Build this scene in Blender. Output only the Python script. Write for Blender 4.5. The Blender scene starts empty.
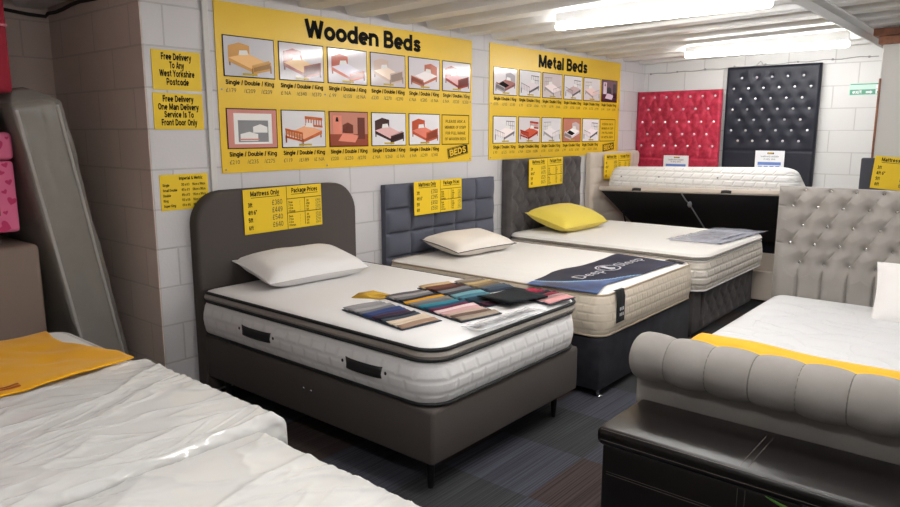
import bpy, bmesh, math, random
from mathutils import Vector, Matrix, noise
R = math.radians
random.seed(7)
scn = bpy.context.scene
COL = scn.collection

# ---------------------------------------------------------------- camera, world, exposure
cam_d = bpy.data.cameras.new('camera')
cam = bpy.data.objects.new('camera', cam_d); COL.objects.link(cam)
cam_d.sensor_width = 36.0
cam_d.lens = 697.0 / 900.0 * 36.0
cam_d.clip_start = 0.02
_X = Vector((0.64363029, 0.13143039, -0.75396691))
_Y = Vector((-0.76533656, 0.11052991, -0.63406868))
_Z = _X.cross(_Y).normalized()
cam.matrix_world = Matrix((_X.to_4d(), _Y.to_4d(), _Z.to_4d(), (0, 0, 0, 1)))
for i, v in enumerate((_X, _Y, _Z)):
    for j in range(3):
        cam.matrix_world[i][j] = v[j]
m = Matrix(((_X.x, _X.y, _X.z, 0), (_Y.x, _Y.y, _Y.z, 0), (_Z.x, _Z.y, _Z.z, 1.6), (0, 0, 0, 1)))
cam.matrix_world = m
scn.camera = cam
w = bpy.data.worlds.new('world'); scn.world = w; w.use_nodes = True
w.node_tree.nodes['Background'].inputs[0].default_value = (0.9, 0.95, 1, 1)
w.node_tree.nodes['Background'].inputs[1].default_value = 0.05
scn.view_settings.view_transform = 'Standard'
scn.view_settings.look = 'None'
scn.view_settings.gamma = 1.0
scn.view_settings.use_curve_mapping = False
scn.view_settings.exposure = 0.14
TUBE_POWER = 49.0

# ---------------------------------------------------------------- helpers: materials
def lin(c):
    return tuple(((x / 255) / 12.92 if x / 255 <= 0.04045 else ((x / 255 + 0.055) / 1.055) ** 2.4) for x in c) + (1,)

class NT:
    def __init__(self, mat):
        self.t = mat.node_tree; self.n = self.t.nodes; self.l = self.t.links
        self.b = self.n['Principled BSDF']
    def new(self, kind, **kw):
        nd = self.n.new(kind)
        for k, v in kw.items():
            if k.startswith('i_'):
                nd.inputs[k[2:].replace('_', ' ')].default_value = v
            else:
                setattr(nd, k, v)
        return nd
    def link(self, a, b): self.l.new(a, b)

MATS = {}
def mat(name, rgb, rough=0.6, spec=0.5, metal=0.0, sheen=0.0, coat=0.0, noise_amt=0.0, noise_scale=8.0,
        bump=0.0, bump_scale=200.0, rgb2=None, emit=None, bump_stretch=None):
    """plain principled material, with optional mottled second colour and fine bump"""
    mt = bpy.data.materials.new(name); mt.use_nodes = True
    nt = NT(mt); b = nt.b
    b.inputs['Base Color'].default_value = lin(rgb)
    b.inputs['Roughness'].default_value = rough
    b.inputs['Specular IOR Level'].default_value = spec
    b.inputs['Metallic'].default_value = metal
    b.inputs['Sheen Weight'].default_value = sheen
    b.inputs['Sheen Roughness'].default_value = 0.4
    b.inputs['Coat Weight'].default_value = coat
    b.inputs['Coat Roughness'].default_value = 0.08
    tc = nt.new('ShaderNodeTexCoord')
    if rgb2 is not None:
        nz = nt.new('ShaderNodeTexNoise'); nz.inputs['Scale'].default_value = noise_scale; nz.inputs['Detail'].default_value = 5
        nt.link(tc.outputs['Object'], nz.inputs['Vector'])
        rp = nt.new('ShaderNodeValToRGB'); rp.color_ramp.elements[0].position = 0.36; rp.color_ramp.elements[1].position = 0.66
        rp.color_ramp.elements[0].color = lin(rgb); rp.color_ramp.elements[1].color = lin(rgb2)
        nt.link(nz.outputs['Fac'], rp.inputs['Fac']); nt.link(rp.outputs['Color'], b.inputs['Base Color'])
    if bump > 0:
        nz2 = nt.new('ShaderNodeTexNoise'); nz2.inputs['Scale'].default_value = bump_scale; nz2.inputs['Detail'].default_value = 3
        if bump_stretch:
            mp = nt.new('ShaderNodeMapping'); mp.inputs['Scale'].default_value = bump_stretch
            nt.link(tc.outputs['Object'], mp.inputs['Vector']); nt.link(mp.outputs['Vector'], nz2.inputs['Vector'])
        else:
            nt.link(tc.outputs['Object'], nz2.inputs['Vector'])
        bp = nt.new('ShaderNodeBump'); bp.inputs['Strength'].default_value = bump; bp.inputs['Distance'].default_value = 0.01
        nt.link(nz2.outputs['Fac'], bp.inputs['Height']); nt.link(bp.outputs['Normal'], b.inputs['Normal'])
    if emit:
        b.inputs['Emission Color'].default_value = (1, 0.985, 0.96, 1)
        b.inputs['Emission Strength'].default_value = emit
    MATS[name] = mt
    return mt

def brick_vector(nt, offz=0.0, offx=0.0):
    """(X+Y, Z) so that a wall face along X and one along Y both carry level courses"""
    tc = nt.new('ShaderNodeTexCoord'); sp = nt.new('ShaderNodeSeparateXYZ')
    nt.link(tc.outputs['Object'], sp.inputs[0])
    ad = nt.new('ShaderNodeMath', operation='ADD'); nt.link(sp.outputs['X'], ad.inputs[0]); nt.link(sp.outputs['Y'], ad.inputs[1])
    ax = nt.new('ShaderNodeMath', operation='ADD'); nt.link(ad.outputs[0], ax.inputs[0]); ax.inputs[1].default_value = offx
    az = nt.new('ShaderNodeMath', operation='ADD'); nt.link(sp.outputs['Z'], az.inputs[0]); az.inputs[1].default_value = offz
    cb = nt.new('ShaderNodeCombineXYZ'); nt.link(ax.outputs[0], cb.inputs[0]); nt.link(az.outputs[0], cb.inputs[1])
    return cb.outputs[0]

def block_mat(name, rgb, rgb2, mortar, bw=0.45, bh=0.2265, gap=0.007, bump=0.5, rough=0.55, offz=-0.03, offx=0.0, dist=0.006, smooth=0.3, nscale=3.0):
    mt = bpy.data.materials.new(name); mt.use_nodes = True
    nt = NT(mt); b = nt.b
    b.inputs['Roughness'].default_value = rough
    v = brick_vector(nt, offz, offx)
    br = nt.new('ShaderNodeTexBrick'); br.inputs['Scale'].default_value = 1
    br.inputs['Brick Width'].default_value = bw; br.inputs['Row Height'].default_value = bh
    br.inputs['Mortar Size'].default_value = gap; br.inputs['Mortar Smooth'].default_value = smooth
    br.inputs['Color1'].default_value = lin(rgb); br.inputs['Color2'].default_value = lin(rgb2); br.inputs['Mortar'].default_value = lin(mortar)
    nt.link(v, br.inputs['Vector'])
    nt.link(br.outputs['Color'], b.inputs['Base Color'])
    tc = nt.new('ShaderNodeTexCoord')
    nz = nt.new('ShaderNodeTexNoise'); nz.inputs['Scale'].default_value = 60; nz.inputs['Detail'].default_value = 4
    nt.link(tc.outputs['Object'], nz.inputs['Vector'])
    ml = nt.new('ShaderNodeMath', operation='MULTIPLY_ADD')
    nt.link(br.outputs['Fac'], ml.inputs[0]); ml.inputs[1].default_value = -1.0; nt.link(nz.outputs['Fac'], ml.inputs[2])
    m2 = nt.new('ShaderNodeMath', operation='MULTIPLY_ADD'); nt.link(nz.outputs['Fac'], m2.inputs[0]); m2.inputs[1].default_value = -0.75
    nt.link(ml.outputs[0], m2.inputs[2])
    bp = nt.new('ShaderNodeBump'); bp.inputs['Strength'].default_value = bump; bp.inputs['Distance'].default_value = dist
    nt.link(m2.outputs[0], bp.inputs['Height']); nt.link(bp.outputs['Normal'], b.inputs['Normal'])
    MATS[name] = mt
    return mt

def quilt_mat(name, rgb, bw, bh, dist=0.012, rough=0.75, gap=0.018, top='plain', bump=0.8):
    """mattress ticking: quilted borders on the upright faces, another pattern on top"""
    mt = block_mat(name, rgb, rgb, tuple(int(c * 0.97) for c in rgb), bw, bh, gap, bump, rough, 0, 0, dist, 1.0)
    nt = NT(mt); b = nt.b
    bp = [n for n in nt.n if n.type == 'BUMP'][0]
    side_h = bp.inputs['Height'].links[0].from_socket
    tc = nt.new('ShaderNodeTexCoord')
    if top == 'leaf':
        nzq = nt.new('ShaderNodeTexNoise'); nzq.inputs['Scale'].default_value = 5; nt.link(tc.outputs['Object'], nzq.inputs['Vector'])
        mq = nt.new('ShaderNodeMapping'); mq.inputs['Scale'].default_value = (7.5, 4.2, 0.3); mq.inputs['Rotation'].default_value = (0, 0, 0.6)
        aq = nt.new('ShaderNodeVectorMath', operation='MULTIPLY_ADD'); aq.inputs[1].default_value = (.12, .12, 0)
        nt.link(nzq.outputs['Color'], aq.inputs[0]); nt.link(tc.outputs['Object'], aq.inputs[2]); nt.link(aq.outputs[0], mq.inputs['Vector'])
        vq = nt.new('ShaderNodeTexVoronoi', feature='DISTANCE_TO_EDGE'); vq.inputs['Scale'].default_value = 1; nt.link(mq.outputs['Vector'], vq.inputs['Vector'])
        mn = nt.new('ShaderNodeMath', operation='MINIMUM'); nt.link(vq.outputs['Distance'], mn.inputs[0]); mn.inputs[1].default_value = .22
        pw = nt.new('ShaderNodeMath', operation='POWER'); nt.link(mn.outputs[0], pw.inputs[0]); pw.inputs[1].default_value = 0.5
        top_h = pw.outputs[0]
    else:
        vo = nt.new('ShaderNodeTexNoise'); vo.inputs['Scale'].default_value = 9 if top == 'plain' else 25
        vo.inputs['Detail'].default_value = 2
        nt.link(tc.outputs['Object'], vo.inputs['Vector']); top_h = vo.outputs['Fac']
    ge = nt.new('ShaderNodeNewGeometry'); sp = nt.new('ShaderNodeSeparateXYZ'); nt.link(ge.outputs['True Normal'], sp.inputs[0])
    gt = nt.new('ShaderNodeMath', operation='GREATER_THAN'); nt.link(sp.outputs['Z'], gt.inputs[0]); gt.inputs[1].default_value = 0.75
    mx = nt.new('ShaderNodeMix'); mx.data_type = 'FLOAT'
    nt.link(gt.outputs[0], mx.inputs[0]); nt.link(side_h, mx.inputs[2]); nt.link(top_h, mx.inputs[3])
    nt.link(mx.outputs[0], bp.inputs['Height'])
    # the brick colour stays on the upright faces only
    mc = nt.new('ShaderNodeMix'); mc.data_type = 'RGBA'
    src = b.inputs['Base Color'].links[0].from_socket
    nt.link(gt.outputs[0], mc.inputs[0]); nt.link(src, mc.inputs[6]); mc.inputs[7].default_value = lin(rgb)
    nt.link(mc.outputs[2], b.inputs['Base Color'])
    return mt

def film_mat(name, alpha=0.45, tint=(235, 238, 240), rough=0.12):
    mt = bpy.data.materials.new(name); mt.use_nodes = True
    nt = NT(mt); b = nt.b
    b.inputs['Base Color'].default_value = lin(tint); b.inputs['Roughness'].default_value = rough
    b.inputs['Specular IOR Level'].default_value = 0.8
    out = nt.n['Material Output']
    tr = nt.new('ShaderNodeBsdfTransparent')
    lw = nt.new('ShaderNodeLayerWeight'); lw.inputs['Blend'].default_value = 0.35
    ma = nt.new('ShaderNodeMath', operation='MULTIPLY_ADD'); nt.link(lw.outputs['Facing'], ma.inputs[0]); ma.inputs[1].default_value = 0.4; ma.inputs[2].default_value = alpha
    ma.use_clamp = True
    mx = nt.new('ShaderNodeMixShader'); nt.link(ma.outputs[0], mx.inputs[0]); nt.link(tr.outputs[0], mx.inputs[1]); nt.link(b.outputs[0], mx.inputs[2])
    nt.link(mx.outputs[0], out.inputs['Surface'])
    MATS[name] = mt
    return mt

def carpet_mat():
    mt = bpy.data.materials.new('carpet_tiles'); mt.use_nodes = True
    nt = NT(mt); b = nt.b; b.inputs['Roughness'].default_value = 0.95; b.inputs['Specular IOR Level'].default_value = 0.1
    tc = nt.new('ShaderNodeTexCoord')
    mp = nt.new('ShaderNodeMapping'); mp.inputs['Location'].default_value = (-2.42 / 0.49 + 10.001, -1.585 / 0.49 + 20.001, 0.2)
    mp.inputs['Scale'].default_value = (1 / 0.49, 1 / 0.49, 1)
    nt.link(tc.outputs['Object'], mp.inputs['Vector'])
    ck = nt.new('ShaderNodeTexChecker'); ck.inputs['Scale'].default_value = 1
    ck.inputs['Color2'].default_value = lin((72, 73, 82)); ck.inputs['Color1'].default_value = lin((72, 62, 60))
    nt.link(mp.outputs['Vector'], ck.inputs['Vector'])
    fl = nt.new('ShaderNodeVectorMath', operation='FLOOR'); nt.link(mp.outputs['Vector'], fl.inputs[0])
    wn = nt.new('ShaderNodeTexWhiteNoise'); wn.noise_dimensions = '2D'; nt.link(fl.outputs[0], wn.inputs['Vector'])
    # a few plain grey-green tiles among the striped ones
    g = nt.new('ShaderNodeMath', operation='GREATER_THAN'); nt.link(wn.outputs['Value'], g.inputs[0]); g.inputs[1].default_value = 0.72
    mx = nt.new('ShaderNodeMix'); mx.data_type = 'RGBA'; nt.link(g.outputs[0], mx.inputs[0]); nt.link(ck.outputs['Color'], mx.inputs[6]); mx.inputs[7].default_value = lin((63, 64, 66))
    # fine stripes along X, broken up
    m2 = nt.new('ShaderNodeMapping'); m2.inputs['Scale'].default_value = (1.0, 150, 1); nt.link(tc.outputs['Object'], m2.inputs['Vector'])
    nz = nt.new('ShaderNodeTexNoise'); nz.inputs['Scale'].default_value = 1; nz.inputs['Detail'].default_value = 2; nt.link(m2.outputs['Vector'], nz.inputs['Vector'])
    rp = nt.new('ShaderNodeValToRGB'); rp.color_ramp.elements[0].position = 0.38; rp.color_ramp.elements[1].position = 0.62
    rp.color_ramp.elements[0].color = (0.55, 0.55, 0.55, 1); rp.color_ramp.elements[1].color = (1.08, 1.08, 1.08, 1)
    nt.link(nz.outputs['Fac'], rp.inputs['Fac'])
    ml = nt.new('ShaderNodeMix'); ml.data_type = 'RGBA'; ml.blend_type = 'MULTIPLY'; ml.inputs[0].default_value = 1
    nt.link(mx.outputs[2], ml.inputs[6]); nt.link(rp.outputs['Color'], ml.inputs[7])
    nt.link(ml.outputs[2], b.inputs['Base Color'])
    bp = nt.new('ShaderNodeBump'); bp.inputs['Strength'].default_value = 0.4; bp.inputs['Distance'].default_value = 0.004
    nt.link(nz.outputs['Fac'], bp.inputs['Height']); nt.link(bp.outputs['Normal'], b.inputs['Normal'])
    MATS['carpet'] = mt
    return mt

# ---------------------------------------------------------------- helpers: geometry
class MB:
    def __init__(self): self.V = []; self.F = []; self.M = []
    def add(self, vs, fs, m=0):
        o = len(self.V); self.V += [Vector(v) for v in vs]
        for f in fs: self.F.append([i + o for i in f]); self.M.append(m)
        return self
    def box(self, x0, x1, y0, y1, z0, z1, bev=0.0, seg=2, m=0, xf=None):
        bm = bmesh.new(); bmesh.ops.create_cube(bm, size=1)
        for v in bm.verts:
            v.co = Vector((x0 + (v.co.x + .5) * (x1 - x0), y0 + (v.co.y + .5) * (y1 - y0), z0 + (v.co.z + .5) * (z1 - z0)))
        if bev: bmesh.ops.bevel(bm, geom=bm.edges[:], offset=bev, segments=seg, profile=0.5, affect='EDGES')
        return self.bm(bm, m, xf)
    def bm(self, bm, m=0, xf=None):
        bm.verts.ensure_lookup_table(); bm.verts.index_update()
        vs = [(xf @ v.co) if xf else v.co.copy() for v in bm.verts]
        self.add(vs, [[v.index for v in f.verts] for f in bm.faces], m); bm.free()
        return self
    def cyl(self, p, q, r, r2=None, n=12, m=0, caps=True):
        p = Vector(p); q = Vector(q); r2 = r if r2 is None else r2
        d = (q - p).normalized(); a = d.orthogonal().normalized(); b = d.cross(a)
        vs = []
        for (c, rr) in ((p, r), (q, r2)):
            for i in range(n):
                t = 2 * math.pi * i / n; vs.append(c + (a * math.cos(t) + b * math.sin(t)) * rr)
        fs = [[i, (i + 1) % n, n + (i + 1) % n, n + i] for i in range(n)]
        if caps: fs += [list(range(n))[::-1], list(range(n, 2 * n))]
        return self.add(vs, fs, m)
    def tube(self, pts, r, n=8, closed=False, m=0):
        pts = [Vector(p) for p in pts]; k = len(pts); vs = []; fs = []
        up = None
        for i in range(k):
            t = (pts[(i + 1) % k] - pts[i - 1]) if closed else (pts[min(i + 1, k - 1)] - pts[max(i - 1, 0)])
            t = t.normalized()
            if up is None: up = t.orthogonal().normalized()
            a = (up - t * up.dot(t)); a = a.normalized() if a.length > 1e-6 else t.orthogonal().normalized(); up = a
            b = t.cross(a)
            for j in range(n):
                s = 2 * math.pi * j / n; vs.append(pts[i] + (a * math.cos(s) + b * math.sin(s)) * r)
        for i in range(k if closed else k - 1):
            for j in range(n):
                A = i * n; B = ((i + 1) % k) * n
                fs.append([A + j, A + (j + 1) % n, B + (j + 1) % n, B + j])
        if not closed: fs += [list(range(n))[::-1], [(k - 1) * n + j for j in range(n)]]
        return self.add(vs, fs, m)
    def loft(self, rings, m=0, cap0=True, cap1=True):
        n = len(rings[0]); vs = [v for r in rings for v in r]; fs = []
        for i in range(len(rings) - 1):
            for j in range(n):
                fs.append([i * n + j, i * n + (j + 1) % n, (i + 1) * n + (j + 1) % n, (i + 1) * n + j])
        if cap0: fs.append(list(range(n))[::-1])
        if cap1: fs.append([(len(rings) - 1) * n + j for j in range(n)])
        return self.add(vs, fs, m)
    def grid(self, nu, nv, f, m=0, flip=False):
        vs = [f(i / nu, j / nv) for j in range(nv + 1) for i in range(nu + 1)]
        fs = []
        for j in range(nv):
            for i in range(nu):
                a = j * (nu + 1) + i; q = [a, a + 1, a + nu + 2, a + nu + 1]
                fs.append(q[::-1] if flip else q)
        return self.add(vs, fs, m)
    def sphere(self, c, r, sx=1, sy=1, sz=1, m=0, sub=2):
        bm = bmesh.new(); bmesh.ops.create_icosphere(bm, subdivisions=sub, radius=r)
        for v in bm.verts: v.co = Vector((v.co.x * sx, v.co.y * sy, v.co.z * sz)) + Vector(c)
        return self.bm(bm, m)
    def build(self, name, mats, parent=None, sharp=40, thick=0.0):
        if not isinstance(mats, (list, tuple)): mats = [mats]
        me = bpy.data.meshes.new(name)
        off = parent_loc(parent)
        me.from_pydata([tuple(v - off) for v in self.V], [], self.F)
        for mt in mats: me.materials.append(mt)
        me.polygons.foreach_set('material_index', self.M)
        me.polygons.foreach_set('use_smooth', [True] * len(self.F))
        me.validate(); me.update()
        bm = bmesh.new(); bm.from_mesh(me); bmesh.ops.recalc_face_normals(bm, faces=bm.faces[:]) if thick == 0.0 else None
        bm.to_mesh(me); bm.free()
        me.set_sharp_from_angle(angle=R(sharp))
        o = bpy.data.objects.new(name, me); COL.objects.link(o)
        if parent: o.parent = parent
        if thick:
            md = o.modifiers.new('thickness', 'SOLIDIFY'); md.thickness = thick; md.offset = 1
        return o

def parent_loc(p):
    v = Vector((0, 0, 0))
    while p is not None: v += p.location; p = p.parent
    return v

def tag(o, label, cat, group=None, kind=None):
    if label: o['label'] = label
    if cat: o['category'] = cat
    if group: o['group'] = group
    if kind: o['kind'] = kind
    return o
def thing(name, loc, label, cat, group=None):
    o = bpy.data.objects.new(name, None); COL.objects.link(o); o.location = loc
    o.empty_display_size = 0.1
    return tag(o, label, cat, group)
def struct(o): o['kind'] = 'structure'; return o

def rrect(x0, x1, y0, y1, r, z, n=6, inset=0.0):
    x0 += inset; x1 -= inset; y0 += inset; y1 -= inset
    rs = [max(0.004, min(q - inset, (x1 - x0) / 2 - .001, (y1 - y0) / 2 - .001)) for q in (r if isinstance(r, tuple) else (r,) * 4)]
    pts = []
    for (sx, sy, a0), r in zip(((1, 1, 0), (-1, 1, 90), (-1, -1, 180), (1, -1, 270)), rs):
        cx = x1 - r if sx > 0 else x0 + r; cy = y1 - r if sy > 0 else y0 + r
        for i in range(n + 1):
            a = R(a0 + 90 * i / n); pts.append(Vector((cx + r * math.cos(a), cy + r * math.sin(a), z)))
    return pts

def mattress_body(mb, x0, x1, y0, y1, z0, z1, rc=0.1, re=0.025, bulge=0.008, dome=0.012, m=0):
    prof = [(0.06, z0), (re * .6, z0 + .004), (0, z0 + re)]
    for t in (0.3, 0.5, 0.7): prof.append((-bulge * math.sin(math.pi * t), z0 + re + (z1 - z0 - 2 * re) * t))
    prof += [(0, z1 - re), (re * .35, z1 - re * .3), (re, z1), (re + .05, z1 + dome * .5), (re + .16, z1 + dome), (re + .35, z1 + dome)]
    return mb.loft([rrect(x0, x1, y0, y1, rc, z, 7, i) for i, z in prof], m)
def ring_piping(mb, x0, x1, y0, y1, rc, z, r, inset=0.0, m=0):
    pts = rrect(x0, x1, y0, y1, rc, z, 7, inset)
    out = []
    for i, p in enumerate(pts):                      # subdivide the long sides so that the tube stays even
        q = pts[(i + 1) % len(pts)]; out.append(p)
        k = int((q - p).length / 0.15)
        for j in range(1, k): out.append(p.lerp(q, j / k))
    return mb.tube(out, r, 8, True, m)

def pad(mb, origin, ex, ey, W, H, thick, hf, nu, nv, m=0, edge=0.03):
    """upholstered panel: front relief hf(u,v) metres above `thick`, closed sides and back"""
    origin = Vector(origin); ex = Vector(ex); ey = Vector(ey); en = ex.cross(ey)
    def top(a, b):
        u = a * W; v = b * H
        d = min(u, W - u, v, H - v)
        e = 1.0 if d >= edge else math.sqrt(max(0.0, 1 - (1 - d / edge) ** 2))
        return origin + ex * u + ey * v + en * (thick * (0.55 + 0.45 * e) + hf(u, v) * e)
    mb.grid(nu, nv, top, m)
    per = [(i / nu, 0) for i in range(nu)] + [(1, j / nv) for j in range(nv)] + [(1 - i / nu, 1) for i in range(nu)] + [(0, 1 - j / nv) for j in range(nv)]
    a = [top(u, v) for u, v in per]; b = [origin + ex * (u * W) + ey * (v * H) for u, v in per]
    n = len(per)
    mb.add(a + b, [[i, n + i, n + (i + 1) % n, (i + 1) % n] for i in range(n)] + [[n + i for i in range(n)]], m)
    return mb

def tuft(buttons, depth, rad, creases=(), cw=0.012, cd=0.6):
    """relief: a dimple at every button and a shallow fold along each crease segment"""
    def hf(u, v):
        s = 0.0
        for bu, bv in buttons:
            d2 = (u - bu) ** 2 + (v - bv) ** 2
            if d2 < (3.2 * rad) ** 2: s = max(s, math.exp(-math.sqrt(d2) / rad))
        c = 0.0
        for (a, b, c2, d) in creases:
            ux = c2 - a; vy = d - b; L = ux * ux + vy * vy
            t = max(0, min(1, ((u - a) * ux + (v - b) * vy) / L))
            dd = (u - a - t * ux) ** 2 + (v - b - t * vy) ** 2
            if dd < (4 * cw) ** 2: c = max(c, math.exp(-dd / cw ** 2))
        return -depth * max(s, cd * c)
    return hf

def pillow(mb, lx, ly, h, xf, m=0, n=18, wob=0.006, seed=0):
    def surf(sgn):
        def f(a, b):
            u = 2 * a - 1; v = 2 * b - 1
            k = max(0.0, (1 - abs(u) ** 3.2) * (1 - abs(v) ** 3.2))
            x = lx / 2 * u * (1 - 0.05 * (1 - v * v)); y = ly / 2 * v * (1 - 0.06 * (1 - u * u))
            z = sgn * h / 2 * k ** 0.5 + wob * noise.noise(Vector((u * 2.3 + seed, v * 2.3, sgn * 3))) * k
            return xf @ Vector((x, y, z))
        return f
    mb.grid(n, n, surf(1), m); mb.grid(n, n, surf(-1), m, True)
    return mb
def pillow_seam(mb, lx, ly, xf, r=0.005, m=0, n=18):
    pts = []
    for (a, b) in [(i / n, 0) for i in range(n)] + [(1, i / n) for i in range(n)] + [(1 - i / n, 1) for i in range(n)] + [(0, 1 - i / n) for i in range(n)]:
        u = 2 * a - 1; v = 2 * b - 1
        pts.append(xf @ Vector((lx / 2 * u * (1 - 0.05 * (1 - v * v)), ly / 2 * v * (1 - 0.06 * (1 - u * u)), 0)))
    return mb.tube(pts, r, 6, True, m)

_text_cache = {}
def text_geo(s, bold=0.0, squeeze=1.0):
    key = (s, bold, squeeze)
    if key in _text_cache: return _text_cache[key]
    cu = bpy.data.curves.new('t', 'FONT'); cu.body = s; cu.size = 1; cu.resolution_u = 2; cu.offset = bold
    cu.space_character = 1.0 + bold * 1.5
    ob = bpy.data.objects.new('t', cu); COL.objects.link(ob)
    me = bpy.data.meshes.new_from_object(ob)
    vs = [v.co.copy() for v in me.vertices]; fs = [list(p.vertices) for p in me.polygons]
    bpy.data.objects.remove(ob); bpy.data.curves.remove(cu); bpy.data.meshes.remove(me)
    if vs:
        x0 = min(v.x for v in vs); x1 = max(v.x for v in vs)
        vs = [Vector(((v.x - x0) * squeeze, v.y, 0)) for v in vs]; wdt = (x1 - x0) * squeeze
    else: wdt = 0
    _text_cache[key] = (vs, fs, wdt)
    return _text_cache[key]

# a heavy grotesque drawn as strokes, for the printed headings (units: cap height 7.2)
def _arc(cx, cy, rx, ry, a0, a1, n=12):
    return [(cx + rx * math.cos(R(a0 + (a1 - a0) * i / n)), cy + ry * math.sin(R(a0 + (a1 - a0) * i / n))) for i in range(n + 1)]
_o = _arc(2.6, 2.65, 1.85, 1.9, 0, 360, 20); _O = _arc(3.1, 3.6, 2.3, 2.85, 0, 360, 22)
_S = [(4.3, 5.2), (3.9, 6.1), (2.7, 6.45), (1.5, 6.1), (1.0, 5.1), (1.5, 4.2), (2.8, 3.7), (4.0, 3.1), (4.5, 2.1), (4.0, 1.1), (2.7, .75), (1.4, 1.1), (.9, 2.1)]
_s = [(4.0, 3.8), (3.5, 4.45), (2.5, 4.6), (1.4, 4.3), (1.1, 3.6), (1.6, 2.95), (2.6, 2.65), (3.6, 2.3), (4.1, 1.6), (3.6, .9), (2.5, .7), (1.4, .9), (.9, 1.6)]
_arch = _arc(2.55, 3.05, 1.8, 1.5, 180, 0, 8)
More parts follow.
